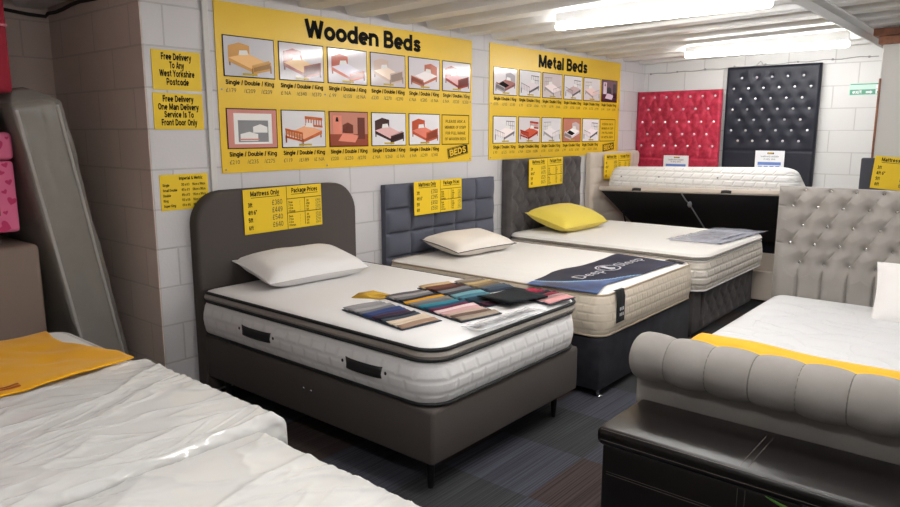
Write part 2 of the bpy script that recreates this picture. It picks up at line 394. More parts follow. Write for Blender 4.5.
GL = {
 'A': (5.6, [[(.5, 0), (2.8, 7.2)], [(2.8, 7.2), (5.1, 0)], [(1.4, 2.1), (4.2, 2.1)]]),
 'B': (5.5, [[(.9, 0), (.9, 7.2)], [(.9, 6.5)] + _arc(2.9, 5.15, 1.5, 1.35, 90, -90, 8) + [(.9, 3.8)], [(.9, 3.8)] + _arc(3.0, 2.25, 1.7, 1.52, 90, -90, 8) + [(.9, .73)]]),
 'C': (5.8, [_arc(3.1, 3.6, 2.3, 2.85, 42, 318, 16)]),
 'D': (5.9, [[(.9, 0), (.9, 7.2)], [(.9, 6.45)] + _arc(2.6, 3.6, 2.45, 2.85, 90, -90, 12) + [(.9, .75)]]),
 'E': (5.0, [[(.9, 0), (.9, 7.2)], [(.9, 6.45), (4.7, 6.45)], [(.9, 3.7), (4.4, 3.7)], [(.9, .75), (4.8, .75)]]),
 'F': (4.7, [[(.9, 0), (.9, 7.2)], [(.9, 6.45), (4.6, 6.45)], [(.9, 3.6), (4.2, 3.6)]]),
 'G': (6.0, [_arc(3.1, 3.6, 2.3, 2.85, 42, 330, 16), [(3.2, 3.3), (5.4, 3.3)], [(5.2, 3.6), (5.2, .5)]]),
 'H': (5.9, [[(.9, 0), (.9, 7.2)], [(5.0, 0), (5.0, 7.2)], [(.9, 3.7), (5, 3.7)]]),
 'I': (2.1, [[(1.05, 0), (1.05, 7.2)]]),
 'K': (5.7, [[(.9, 0), (.9, 7.2)], [(5.0, 7.2), (1.2, 2.9)], [(2.4, 4.2), (5.2, 0)]]),
 'L': (4.6, [[(.9, 0), (.9, 7.2)], [(.9, .75), (4.4, .75)]]),
 'M': (7.2, [[(.9, 0), (.9, 7.2)], [(6.3, 0), (6.3, 7.2)], [(1.1, 7.0), (3.6, .6)], [(6.1, 7.0), (3.6, .6)]]),
 'N': (6.0, [[(.9, 0), (.9, 7.2)], [(5.1, 0), (5.1, 7.2)], [(1.0, 6.8), (5.0, .4)]]),
 'O': (6.2, [_O]),
 'P': (5.3, [[(.9, 0), (.9, 7.2)], [(.9, 6.45)] + _arc(2.9, 4.75, 1.65, 1.7, 90, -90, 8) + [(.9, 3.05)]]),
 'R': (5.7, [[(.9, 0), (.9, 7.2)], [(.9, 6.45)] + _arc(2.9, 4.95, 1.6, 1.5, 90, -90, 8) + [(.9, 3.45)], [(2.9, 3.4), (5.0, 0)]]),
 'S': (5.4, [_S]), 'T': (4.9, [[(2.45, 0), (2.45, 7.2)], [(.1, 6.45), (4.8, 6.45)]]),
 'U': (5.9, [[(.9, 7.2), (.9, 2.8)] + _arc(2.95, 2.8, 2.05, 2.05, 180, 360, 10) + [(5.0, 7.2)]]),
 'W': (8.2, [[(.6, 7.2), (2.3, .2)], [(2.3, .2), (4.1, 6.8)], [(4.1, 6.8), (5.9, .2)], [(5.9, .2), (7.6, 7.2)]]),
 'Y': (5.3, [[(.4, 7.2), (2.65, 3.2)], [(4.9, 7.2), (2.65, 3.2)], [(2.65, 3.4), (2.65, 0)]]),
 'a': (4.9, [_arc(2.5, 3.1, 1.6, 1.5, 155, 0, 8) + [(4.1, 0)], _arc(2.45, 1.6, 1.6, .95, 0, 360, 14)]),
 'b': (5.2, [_o, [(.85, 0), (.85, 7.2)]]), 'c': (4.7, [_arc(2.6, 2.65, 1.85, 1.9, 48, 312, 14)]),
 'd': (5.3, [_o, [(4.45, 0), (4.45, 7.2)]]), 'e': (5.0, [_arc(2.6, 2.65, 1.85, 1.9, -4, 312, 16), [(.9, 2.6), (4.5, 2.6)]]),
 'f': (3.2, [[(3.2, 6.5), (2.4, 6.45), (1.8, 5.8), (1.75, 4.8), (1.75, 0)], [(.3, 4.6), (3.1, 4.6)]]),
 'g': (5.3, [_o, [(4.45, 5.3), (4.45, -.2), (3.9, -1.2), (2.6, -1.45), (1.1, -1.1)]]),
 'h': (5.2, [[(.85, 0), (.85, 7.2)], _arch + [(4.35, 0)]]), 'i': (1.9, [[(.95, 0), (.95, 5.3)], [(.95, 6.0), (.95, 7.2)]]),
 'k': (4.9, [[(.85, 0), (.85, 7.2)], [(4.3, 5.3), (1.0, 1.9)], [(2.2, 3.2), (4.5, 0)]]), 'l': (1.9, [[(.95, 0), (.95, 7.2)]]),
 'm': (7.8, [[(.85, 0), (.85, 5.3)], _arc(2.4, 3.05, 1.55, 1.5, 180, 0, 8) + [(3.95, 0)], _arc(5.4, 3.05, 1.5, 1.5, 180, 0, 8) + [(6.9, 0)]]),
 'n': (5.2, [[(.85, 0), (.85, 5.3)], _arch + [(4.35, 0)]]), 'o': (5.2, [_o]), 'p': (5.2, [_o, [(.85, -1.9), (.85, 5.3)]]),
 'r': (3.5, [[(.85, 0), (.85, 5.3)], _arc(2.7, 2.9, 1.85, 1.65, 175, 75, 6)]), 's': (4.8, [_s]),
 't': (3.3, [[(1.7, 6.8), (1.7, 1.8), (2.1, .9), (3.2, .75)], [(.2, 4.6), (3.2, 4.6)]]),
 'u': (5.2, [[(.85, 5.3)] + _arc(2.6, 2.2, 1.75, 1.5, 180, 360, 8), [(4.35, 5.3), (4.35, 0)]]),
 'v': (4.7, [[(.5, 5.3), (2.35, .2)], [(4.2, 5.3), (2.35, .2)]]), 'w': (6.8, [[(.5, 5.3), (1.9, .2)], [(1.9, .2), (3.4, 5)], [(3.4, 5), (4.9, .2)], [(4.9, .2), (6.3, 5.3)]]),
 'x': (4.8, [[(.5, 5.3), (4.3, 0)], [(4.3, 5.3), (.5, 0)]]), 'y': (4.7, [[(.5, 5.3), (2.5, .3)], [(4.2, 5.3), (2.2, -.9), (1.5, -1.5), (.5, -1.5)]]),
 '0': (5.2, [_arc(2.6, 3.6, 1.85, 2.85, 0, 360, 20)]), '1': (3.4, [[(2.3, 0), (2.3, 7.2)], [(.7, 5.2), (2.2, 6.6)]]),
 '2': (5.0, [_arc(2.5, 5.0, 1.7, 1.45, 170, -30, 8) + [(1.0, .9)], [(.6, .75), (4.5, .75)]]),
 '3': (5.0, [_arc(2.4, 5.1, 1.6, 1.35, 150, -90, 8), _arc(2.4, 2.3, 1.8, 1.55, 90, -150, 9)]),
 '4': (5.2, [[(3.7, 0), (3.7, 7.2)], [(3.5, 6.8), (.7, 2.2)], [(.4, 2.1), (5.0, 2.1)]]),
 '5': (5.0, [[(1.1, 3.4), (1.3, 6.8)], [(1.0, 6.45), (4.4, 6.45)], _arc(2.5, 2.4, 1.8, 1.65, 130, -150, 10)]),
 '6': (5.1, [_arc(2.6, 2.4, 1.75, 1.65, 0, 360, 16), [(.85, 2.4), (1.1, 4.4), (2.0, 6.0), (3.9, 6.5)]]),
 '8': (5.1, [_arc(2.55, 5.1, 1.5, 1.35, 0, 360, 14), _arc(2.55, 2.2, 1.75, 1.5, 0, 360, 14)]),
 '9': (5.1, [_arc(2.5, 4.8, 1.75, 1.65, 0, 360, 16), [(4.25, 4.8), (4.0, 2.6), (3.1, 1.1), (1.2, .7)]]),
 '/': (3.0, [[(.5, -.3), (2.5, 7.4)]]), '"': (3.0, [[(.8, 4.8), (.8, 7.2)], [(2.2, 4.8), (2.2, 7.2)]]), "'": (1.6, [[(.8, 4.8), (.8, 7.2)]]),
 '&': (5.8, [[(5.4, .2), (1.6, 4.9), (1.7, 6.2), (2.7, 6.6), (3.5, 5.9), (3.3, 4.8), (1.4, 3.2), (1.0, 1.9), (1.6, .9), (2.9, .7), (4.3, 1.5), (5.0, 3.2)]]), ' ': (2.6, []), '£': (5.2, [[(4.5, 5.2), (4.1, 6.2), (3.1, 6.5), (2.1, 6.0), (1.8, 4.8), (2.1, 2.6), (1.2, .8)], [(.8, .75), (4.7, .75)], [(.6, 3.5), (3.8, 3.5)]]),
 '7': (4.8, [[(.5, 6.45), (4.3, 6.45)], [(4.2, 6.6), (1.8, 0)]]), '2': (5.0, [_arc(2.5, 5.0, 1.7, 1.45, 170, -30, 8) + [(1.0, .9)], [(.6, .75), (4.5, .75)]])}
def stroke_geo(s, hw):
    vs = []; fs = []; x = 0
    for ch in s:
        adv, strokes = GL.get(ch, GL['o'])
        for st in strokes:
            zk = len(fs) * .002 / 10
            runs = [[st[0]]]
            for i in range(1, len(st)):
                runs[-1].append(st[i])
                if i < len(st) - 1:
                    a = math.atan2(st[i][1] - st[i - 1][1], st[i][0] - st[i - 1][0]); b = math.atan2(st[i + 1][1] - st[i][1], st[i + 1][0] - st[i][0])
                    if abs((b - a + math.pi) % (2 * math.pi) - math.pi) > R(55): runs.append([st[i]])
            for run in runs:
                n = len(run); o = len(vs); closed = n > 4 and abs(run[0][0] - run[-1][0]) + abs(run[0][1] - run[-1][1]) < .01
                for i, p in enumerate(run):
                    a = run[i - 1] if i > 0 else (run[-2] if closed else p); b = run[i + 1] if i < n - 1 else (run[1] if closed else p)
                    dx, dy = b[0] - a[0], b[1] - a[1]; d = math.hypot(dx, dy) or 1
                    nx, ny = -dy / d * hw, dx / d * hw
                    vs += [Vector((x + p[0] + nx, p[1] + ny, zk)), Vector((x + p[0] - nx, p[1] - ny, zk))]
                for i in range(n - 1): fs.append([o + 2 * i + 1, o + 2 * i + 3, o + 2 * i + 2, o + 2 * i])
        x += adv + .25
    return [v / 10 for v in vs], fs, x / 10

class Flat:
    """a flat printed surface with its own plane: origin, right, up"""
    def __init__(s, origin, ex, ey):
        s.o = Vector(origin); s.ex = Vector(ex).normalized(); s.ey = Vector(ey).normalized(); s.en = s.ex.cross(s.ey)
    def p(s, x, y, h=0): return s.o + s.ex * x + s.ey * y + s.en * h
    def slab(s, mb, x0, x1, y0, y1, h0, h1, m=0):
        v = [s.p(x, y, h) for h in (h0, h1) for x, y in ((x0, y0), (x1, y0), (x1, y1), (x0, y1))]
        return mb.add(v, [[3, 2, 1, 0], [4, 5, 6, 7], [0, 1, 5, 4], [1, 2, 6, 5], [2, 3, 7, 6], [3, 0, 4, 7]], m)
    def poly(s, mb, pts, h, m=0):
        return mb.add([s.p(x, y, h) for x, y in pts], [list(range(len(pts)))], m)
    def rect(s, mb, x0, x1, y0, y1, h, m=0): return s.poly(mb, [(x0, y0), (x1, y0), (x1, y1), (x0, y1)], h, m)
    def frame(s, mb, x0, x1, y0, y1, t, h, m=0):
        s.rect(mb, x0 - t, x1 + t, y0 - t, y0, h, m); s.rect(mb, x0 - t, x1 + t, y1, y1 + t, h, m)
        s.rect(mb, x0 - t, x0, y0, y1, h, m); s.rect(mb, x1, x1 + t, y0, y1, h, m)
    def text(s, mb, body, x, y, size, h, m=0, align='l', bold=0.0, squeeze=1.0, fit=None):
        vs, fs, wd = stroke_geo(body, min(.9, .45 + bold * 12)) if bold > 0 else text_geo(body, bold, squeeze)
        if bold > 0 and not fit: fit = wd * size * squeeze * .9
        k = size; kx = size
        if fit and wd > 0: kx = fit / wd
        x -= {'l': 0, 'c': wd * kx / 2, 'r': wd * kx}[align]
        return mb.add([s.p(x + v.x * kx, y + v.y * k, h + v.z * .008) for v in vs], fs, m)

# ---------------------------------------------------------------- materials
WALL = block_mat('painted_block_wall', (208, 205, 207), (203, 200, 202), (186, 183, 184), gap=0.006, bump=0.5)
WALL_R = block_mat('painted_block_far_wall', (214, 213, 212), (210, 210, 209), (190, 188, 187), gap=0.006, bump=0.4, offx=0.2)
ALC = block_mat('alcove_block_wall', (222, 205, 195), (216, 199, 189), (200, 184, 175), gap=0.006, bump=0.4)
PLAIN_WALL = mat('white_plaster', (208, 206, 203), 0.7, bump=0.15, bump_scale=30)
CEIL = mat('white_ribbed_ceiling', (226, 226, 226), 0.45, rgb2=(214, 213, 210), noise_scale=2.5)
carpet_mat()
BEAM = mat('painted_steel_beam', (205, 205, 205), 0.4)
WOOD = mat('brown_timber', (140, 88, 60), 0.6, rgb2=(104, 62, 42), noise_scale=14)
TUBE = mat('lit_tube', (255, 255, 255), 0.4, emit=TUBE_POWER)
HOUSING = mat('white_light_housing', (235, 235, 235), 0.4)
YEL = mat('yellow_sign_board', (228, 188, 40), 0.35, spec=0.4)
YELC = mat('yellow_card', (232, 196, 38), 0.45, spec=0.3)
BLK = mat('black_print', (18, 16, 15), 0.85, spec=0.15)
INK = mat('felt_pen_ink', (70, 62, 40), 0.6)
WHITE = mat('white_photo_paper', (232, 230, 232), 0.08, spec=0.6)
CARD = mat('white_card', (226, 228, 232), 0.4)
BLUE = mat('blue_print', (92, 124, 190), 0.5)
GREY_PRINT = mat('grey_print', (130, 132, 136), 0.5)
CHAR = mat('charcoal_woven_fabric', (80, 74, 71), 0.9, spec=0.15, sheen=0.03, bump=0.15, bump_scale=350)
SLATE = mat('slate_grey_velvet', (84, 86, 98), 0.8, spec=0.2, sheen=0.08, bump=0.15, bump_scale=300)
DVEL = mat('dark_grey_velvet', (70, 66, 66), 0.75, spec=0.2, sheen=0.1, rgb2=(84, 80, 80), noise_scale=9)
NVEL = mat('black_velvet', (34, 34, 40), 0.7, spec=0.2, sheen=0.06, rgb2=(46, 46, 54), noise_scale=9)
CREAM = mat('cream_fabric', (200, 188, 176), 0.85, spec=0.2, sheen=0.2)
RED = mat('red_crushed_velvet', (142, 24, 46), 0.5, spec=0.3, sheen=0.1, rgb2=(176, 46, 72), noise_scale=22)
BLEATHER = mat('black_faux_leather', (19, 22, 36), 0.48, spec=0.35, bump=0.04, bump_scale=120)
BROWNL = mat('black_bench_leather', (22, 18, 18), 0.3, spec=0.45, bump=0.03, bump_scale=160)
GVEL = mat('pale_grey_velvet', (147, 142, 138), 0.7, spec=0.2, sheen=0.08, rgb2=(137, 132, 128), noise_scale=5)
CRYSTAL = mat('crystal_button', (235, 235, 240), 0.12, spec=0.8, metal=0.6)
CRYSTAL2 = mat('smoky_crystal', (190, 188, 188), 0.15, spec=0.8, metal=0.9)
CHROME = mat('chrome', (220, 220, 225), 0.12, metal=1.0)
BLKP = mat('black_plastic', (18, 18, 20), 0.4)
BLKF = mat('black_tape', (26, 26, 28), 0.7)
TOPTAPE = mat('grey_satin_border', (150, 143, 136), 0.42, spec=0.5, bump=0.3, bump_scale=14, bump_stretch=(3, 3, 1))
TICK1 = quilt_mat('white_quilted_ticking', (230, 228, 228), 0.10, 0.062, top='plain', dist=0.004, bump=.55)
TICK2 = quilt_mat('beige_tufted_ticking', (214, 202, 184), 0.075, 0.052, dist=0.0022, gap=0.012, bump=.6)
TOP2 = mat('cream_knit_top', (230, 227, 224), 0.85, spec=0.2, bump=0.35, bump_scale=10)
TICK3 = quilt_mat('cream_tufted_ticking', (222, 214, 204), 0.13, 0.06, dist=0.007, gap=0.016)
TICK4 = quilt_mat('white_tufted_ticking', (232, 231, 230), 0.1, 0.06, dist=0.008, gap=0.016)
TICK5 = quilt_mat('white_leaf_quilting', (212, 212, 214), 0.2, 0.07, top='leaf', dist=0.02)
WHITEF = mat('white_cotton', (228, 225, 224), 0.85, spec=0.2, bump=0.1, bump_scale=40)
WMAT = mat('white_mattress_fabric', (240, 239, 237), 0.8, rgb2=(232, 232, 230), noise_scale=4)
YCUSH = mat('yellow_cushion_fabric', (224, 202, 88), 0.8, spec=0.2, sheen=0.2)
YTHROW = mat('mustard_yellow_cloth', (238, 172, 20), 0.85, spec=0.2, sheen=0.2)
STITCH = mat('pale_stitching', (92, 86, 82), 0.7)
FILM = film_mat('clear_polythene', 0.30, (250, 249, 247), .09)
FILM2 = film_mat('dusty_polythene', 0.22, (190, 184, 176), 0.25)
DARKBOX = mat('black_underside_cloth', (20, 19, 24), 0.9)

# ---------------------------------------------------------------- the room
def zc(y): return 2.40 + 0.0245 * (3.8 - y)          # the ceiling rises gently away from the sign wall
WX = 8.2
mb = MB(); mb.box(-2.7, WX + .1, -3.3, 5.1, -0.1, 0); struct(mb.build('floor', MATS['carpet']))
mb = MB(); mb.box(1.93, WX + .1, 3.8, 5.1, 0, 2.62); struct(mb.build('wall_back', WALL))
mb = MB(); mb.box(1.922, 1.931, 3.803, 5.0, 0, 2.62); struct(mb.build('wall_alcove_side', ALC))
mb = MB(); mb.box(-2.7, 1.922, 5.0, 5.1, 0, 2.62); struct(mb.build('wall_alcove', ALC))
mb = MB(); mb.box(WX, WX + .1, -3.3, 3.8, 0, 2.62); struct(mb.build('wall_right', WALL_R))
mb = MB(); mb.box(-2.7, -2.6, -3.2, 5.0, 0, 2.62); struct(mb.build('wall_left', PLAIN_WALL))
mb = MB(); mb.box(-2.7, WX, -3.3, -3.2, 0, 2.62); struct(mb.build('wall_front', PLAIN_WALL))
# ribbed sheet ceiling, ribs along Y
mb = MB(); prof = []; x = -2.7; P = 0.42
while x < WX + .1:
    prof += [(x, 0.055), (x + .20, 0.055), (x + .235, 0.0), (x + .385, 0.0)]
    x += P
prof.append((x, 0.055))
ys = (-3.3, 0.0, 3.8, 5.1)
rows = [[Vector((px, yy, zc(yy) + pz)) for px, pz in prof] for yy in ys]
top = [[v + Vector((0, 0, .05)) for v in r] for r in rows]
n = len(prof)
for rr, fl in ((rows, True), (top, False)):
    vs = [v for r in rr for v in r]; fs = []
    for j in range(len(ys) - 1):
        for i in range(n - 1):
            q = [j * n + i, j * n + i + 1, (j + 1) * n + i + 1, (j + 1) * n + i]; fs.append(q[::-1] if fl else q)
    mb.add(vs, fs)
struct(mb.build('ceiling', CEIL, sharp=20))
# angle-iron beam under the ceiling, brown timber bearer and the white wall end
mb = MB()
mb.box(2.0, WX, 1.20, 1.29, zc(1.25) - .012, zc(1.25), .002, 1); mb.box(2.0, WX, 1.275, 1.29, zc(1.25) - .07, zc(1.25), .002, 1)
for k in range(14): mb.cyl((2.3 + k * .43, 1.288, zc(1.25) - .035), (2.3 + k * .43, 1.298, zc(1.25) - .035), .009, n=8)
struct(mb.build('trim_1', BEAM))
mb = MB(); mb.box(7.05, 7.5, 0.45, 1.13, 0, 2.33, .004, 1); struct(mb.build('wall_end', PLAIN_WALL))
mb = MB(); mb.box(6.95, 7.55, 0.40, 1.195, 2.395, 2.455, .004, 1); mb.box(7.0, 7.55, 0.42, 1.16, 2.33, 2.395, .004, 1)
struct(mb.build('trim_2', WOOD))
mb = MB(); mb.box(7.038, 7.052, 1.118, 1.135, 1.2, 2.05, .002, 1); struct(mb.build('trim_3', WOOD))
mb = MB(); mb.box(2.285, 2.325, 3.785, 3.80, 0.05, 2.385, .004, 1); struct(mb.build('trim_4', PLAIN_WALL))

# tube lights
def tube_light(xc, y0, y1, label):
    yc = (y0 + y1) / 2; z = zc(yc) - .025
    t = thing('ceiling_tube_light', (xc, yc, z), label, 'ceiling light', 'fluorescent ceiling battens')
    b = MB(); b.box(xc - .026, xc + .026, y0, y1, z - .022, z + .075, .004, 1); b.build('light_housing', HOUSING, t)
    b = MB()
    ring = []
    for yy, k in ((y0 - .004, .6), (y0 + .01, 1), (y1 - .01, 1), (y1 + .004, .6)):
        ring.append([Vector((xc + .03 * k * math.cos(a * math.pi / 8), yy, z - .05 + .026 * k * math.sin(a * math.pi / 8))) for a in range(16)])
    b.loft(ring); b.build('lit_tube', TUBE, t)
    return t
tube_light(4.62, 1.35, 2.85, 'long lit white tube light crossing the top edge of the photo')
tube_light(7.15, 1.41, 2.88, 'lit white tube light nearest the far wall, above the black headboard')
tube_light(2.15, 0.35, 1.85, 'lit tube light above the near grey bed, out of the picture')
tube_light(4.62, -2.2, -0.7, 'added unseen tube light behind the beam over the sleigh bed side')  # unseen tube, added for more general light in the room
tube_light(0.25, 0.1, 1.6, 'added tube light above the wrapped mattresses, out of the picture')  # unseen tube, added to brighten the wrapped mattresses and the alcove side
tube_light(7.15, -0.4, 1.1, 'added unseen tube light behind the beam beyond the sleigh bed')  # extra unseen tube, added so the visible ones can burn weaker
tube_light(3.4, 0.3, 1.8, 'added tube light over the aisle before the rolled footboard, out of the picture')  # unseen tube between the rows, added as ambient light
tube_light(2.15, -3.0, -1.5, 'added unseen tube light over the right shoulder of the photographer')  # unseen fill tube, added where the alcove side gets only its bounce
tube_light(7.15, -2.2, -0.7, 'added unseen tube light beyond the beam near the far wall')  # one more unseen tube added to lift the overall light

# ---------------------------------------------------------------- yellow wall signs
UPX, UPZ = Vector((1, 0, 0)), Vector((0, 0, 1))
PAL = {}
def pmat(rgb):
    if rgb not in PAL: PAL[rgb] = mat('print_%02x%02x%02x' % rgb, rgb, 0.1, spec=0.35)
    return PAL[rgb]
def bed_photo(fl, x0, y0, x1, y1, spec, parent):
    """one laminated product photo: border, paper, and a simple picture of a bed seen from a corner"""
    bg, frame_c, bedding, style, mirror = spec
    mats = [BLK, pmat(bg), pmat(frame_c), pmat(bedding), pmat(tuple(int(c * .72) for c in frame_c)), pmat(tuple(min(255, int(c * 1.12) + 8) for c in bedding)), pmat((196, 170, 60)), pmat((240, 238, 236))]
    mb = MB(); W = x1 - x0; H = y1 - y0
    fl.slab(mb, x0 - .006, x1 + .006, y0 - .006, y1 + .006, .0, .003, 0)
    fl.rect(mb, x0, x1, y0, y1, .0038, 1)
    def q(pts, m, k):
        pp = [((1 - a) if mirror else a, b) for a, b in pts]
        if mirror: pp = pp[::-1]
        fl.poly(mb, [(x0 + a * W, y0 + b * H) for a, b in pp], .0038 + .0005 * k, m)
    if style == 'framed':                                     # white print on a pink ground: a pale pair of beds
        q([(.12, .1), (.9, .1), (.9, .9), (.12, .9)], 7, 1); q([(.2, .15), (.82, .15), (.82, .72), (.2, .72)], 3, 2)
        q([(.24, .18), (.6, .18), (.6, .36), (.42, .42), (.24, .36)], 7, 3); q([(.5, .4), (.8, .4), (.8, .55), (.65, .62), (.5, .55)], 7, 3)
        q([(.22, .2), (.62, .2), (.62, .24), (.22, .24)], 1, 4)
        fl.text(mb, 'two bed', x0 + .24 * W, y0 + .76 * H, .001, .0058, 1)
    elif style == 'room':                                     # a warm bedroom scene
        q([(0, 0), (1, 0), (1, .35), (0, .35)], 2, 1); q([(.08, .35), (.3, .35), (.3, .9), (.08, .9)], 5, 1); q([(.72, .2), (.92, .2), (.92, .85), (.72, .85)], 4, 2)
        q([(.2, .15), (.65, .1), (.75, .3), (.35, .42)], 5, 2); q([(.32, .38), (.6, .38), (.6, .62), (.46, .7), (.32, .62)], 4, 2)
        q([(.14, .72), (.22, .72), (.2, .85), (.16, .85)], 0, 3)
    else:
        fb = .34 if style in ('solid', 'slat') else .22
        # headboard at the far right, mattress, then the footboard nearest
        if style == 'wire':
            for a in (.55, .64, .73, .82, .9): q([(a, .5), (a + .012, .5), (a + .012, .84), (a, .84)], 2, 1)
            q([(.54, .82), (.92, .8), (.92, .83), (.54, .85)], 2, 2); q([(.54, .66), (.92, .64), (.92, .66), (.54, .68)], 2, 2)
        elif style == 'slat':
            q([(.52, .78), (.94, .74), (.94, .82), (.52, .86)], 2, 1); q([(.52, .58), (.94, .54), (.94, .6), (.52, .64)], 2, 1)
            for i in range(7):
                a = .53 + i * .062; q([(a, .58), (a + .025, .58), (a + .025, .8), (a, .8)], 2, 2)
        else:
            q([(.5, .5), (.92, .45), (.92, .76), (.71, .86), (.5, .8)], 2, 1)
        q([(.52, .56), (.72, .54), (.7, .66), (.55, .68)], 7, 3)
        q([(.08, .36), (.46, .2), (.92, .46), (.54, .6)], 5, 2)
        q([(.08, .36), (.46, .2), (.46, .3), (.1, .46)], 3, 3) if style != 'wire' else None
        q([(.46, .2), (.92, .46), (.92, .36), (.46, .12)], 2 if style != 'throw' else 3, 3)
        if style == 'throw': q([(.2, .38), (.5, .26), (.66, .36), (.36, .5)], 0, 4)
        if style == 'slat':
            q([(.06, .46), (.46, .34), (.46, .4), (.06, .52)], 2, 4); q([(.06, .26), (.46, .13), (.46, .19), (.06, .32)], 2, 4)
            for i in range(7):
                a = .07 + i * .06; b = .27 - i * .02; q([(a, b), (a + .025, b - .008), (a + .025, b + .2), (a, b + .2)], 2, 5)
        elif style == 'wire':
            for i in range(6):
                a = .07 + i * .075; b = .28 - i * .028; q([(a, b), (a + .01, b), (a + .01, b + .22), (a, b + .22)], 2, 5)
            q([(.06, .5), (.47, .35), (.47, .37), (.06, .52)], 2, 5)
        else:
            q([(.06, .2), (.46, .06), (.46, .06 + fb), (.06, .2 + fb)], 2, 4); q([(.09, .25), (.43, .13), (.43, .02 + fb), (.09, .16 + fb)], 4, 5)
        for a, b in ((.06, .12), (.44, .02), (.88, .26)): q([(a, b), (a + .03, b), (a + .03, b + .2), (a, b + .2)], 4, 1 if a > .8 else 6)
        q([(.36, .03), (.66, .03), (.66, .085), (.36, .085)], 6, 7)
    return mb.build('product_photo', mats, parent, sharp=20)

def wall_board(name, x0, x1, z0, z1, title, tcx, tw, col0, specs, prices, label):
    t = thing(name, ((x0 + x1) / 2, 3.8, z0), label, 'sign')
    fl = Flat((0, 3.798, 0), UPX, UPZ)
    mb = MB(); fl.slab(mb, x0, x1, z0, z1, 0, .006); mb.build('sign_board', YEL, t)
    H = .0068
    a, b = title.split(); wa = stroke_geo(a, .8)[2]; wb = stroke_geo(b, .8)[2]; kk = tw / (wa + wb + .24)
    for wd_, xx, ww in ((a, tcx - tw / 2, wa), (b, tcx + tw / 2 - wb * kk, wb)):
        mb = MB(); fl.text(mb, wd_, xx, 2.212, .168, H, 0, 'l', .034, 1, ww * kk); mb.build('title_word', BLK, t)
    k = 0
    for row, (zt, zb) in enumerate(((2.165, 1.935), (1.737, 1.503))):
        for c in range(6):
            xx = col0 + c * .4
            if row == 1 and c == 5: continue
            f2 = Flat((0, 3.792, 0), UPX, UPZ)
            bed_photo(f2, xx, zb, xx + .355, zt, specs[k], t)
            mb = MB()
            fl.text(mb, 'Single / Double / King', xx + .178, zb - .052, .040, H, 0, 'c', .03, 1, .35)
            pr = prices[k]
            for i, s in enumerate(pr):
                fl.text(mb, s, xx + .004 + i * .125, zb - .098, .036, H, 1, 'l', .0, 1)
            mb.build('price_caption', [BLK, INK], t)
            k += 1
    xx = col0 + 5 * .4 - .005
    mb = MB(); fl.frame(mb, xx, xx + .345, 1.503, 1.735, .007, H, 0)
    for i, s in enumerate(('PLEASE ASK A', 'MEMBER OF STAFF', 'FOR FULL RANGE', 'OF ' + title.upper())):
        fl.text(mb, s, xx + .172, 1.675 - i * .048, .033, H, 0, 'c', .006, 1, .26 + .02 * (i % 2))
    mb.build('notice_panel', BLK, t)
    # tilted BEDS stamp
    a = R(9 if title.startswith('W') else 5); f3 = Flat(fl.p(xx + .075, 1.378, 0), (math.cos(a), 0, math.sin(a)), (-math.sin(a), 0, math.cos(a)))
    mb = MB(); f3.slab(mb, 0, .27, 0, .085, .0062, .0075, 0); f3.frame(mb, .008, .262, .007, .078, .003, .0085, 1)
    f3.text(mb, 'BEDS', .135, .016, .075, .009, 1, 'c', .03, 1, .225)
    fl.text(mb, 'BIG', xx + .02, 1.445, .03, H, 0, 'l', .01) if False else None
    mb.build('stamp_logo', [BLK, YEL], t)
    for sx in (x0 + .025, (x0 + x1) / 2 - .4, x1 - .025):
        for sz in (z0 + .02, z0 + .5): mb = MB(); mb.cyl(fl.p(sx, sz, .005), fl.p(sx, sz, .009), .006, n=8); mb.build('fixing_screw', GREY_PRINT, t)
    return t
PK = (214, 206, 210)
wood_specs = [
    ((206, 204, 210), (212, 160, 96), (216, 174, 118), 'low', True), ((206, 200, 204), (146, 66, 60), (206, 170, 120), 'solid', True),
    ((222, 216, 222), (190, 92, 70), (206, 202, 214), 'post', True), ((214, 204, 206), (214, 190, 178), (222, 204, 190), 'solid', True),
    ((222, 216, 222), (190, 112, 92), (226, 214, 216), 'post', False), ((220, 214, 220), (158, 62, 52), (206, 166, 170), 'solid', True),
    ((206, 140, 130), (120, 120, 124), (140, 140, 144), 'framed', False), ((226, 224, 228), (196, 100, 52), (206, 148, 112), 'slat', False),
    ((198, 132, 112), (150, 72, 50), (200, 120, 100), 'room', False), ((232, 230, 236), (66, 36, 34), (200, 160, 160), 'post', True),
    ((232, 230, 234), (186, 82, 54), (190, 106, 90), 'solid', True)]
wood_prices = [('£179', '/£209', '/£239'), ('£ NA', '/£340', '/£370'), ('£ 99', '/£150', '/£ NA'), ('£230', '/£270', '/£290'), ('£ NA', '/£285', '/£ NA'), ('£ NA', '/£320', '/£350'),
               ('£210', '/£235', '/£275'), ('£119', '/£189', '/£ NA'), ('£220', '/£250', '/£270'), ('£ NA', '/£260', '/£ NA'), ('£ NA', '/£299', '/£340')]
wall_board('wooden_beds_sign', 2.365, 4.80, 1.352, 2.36, 'Wooden Beds', 3.595, 1.13, 2.415, wood_specs, wood_prices,
           'large yellow wall sign headed Wooden Beds with eleven bed photos and prices')
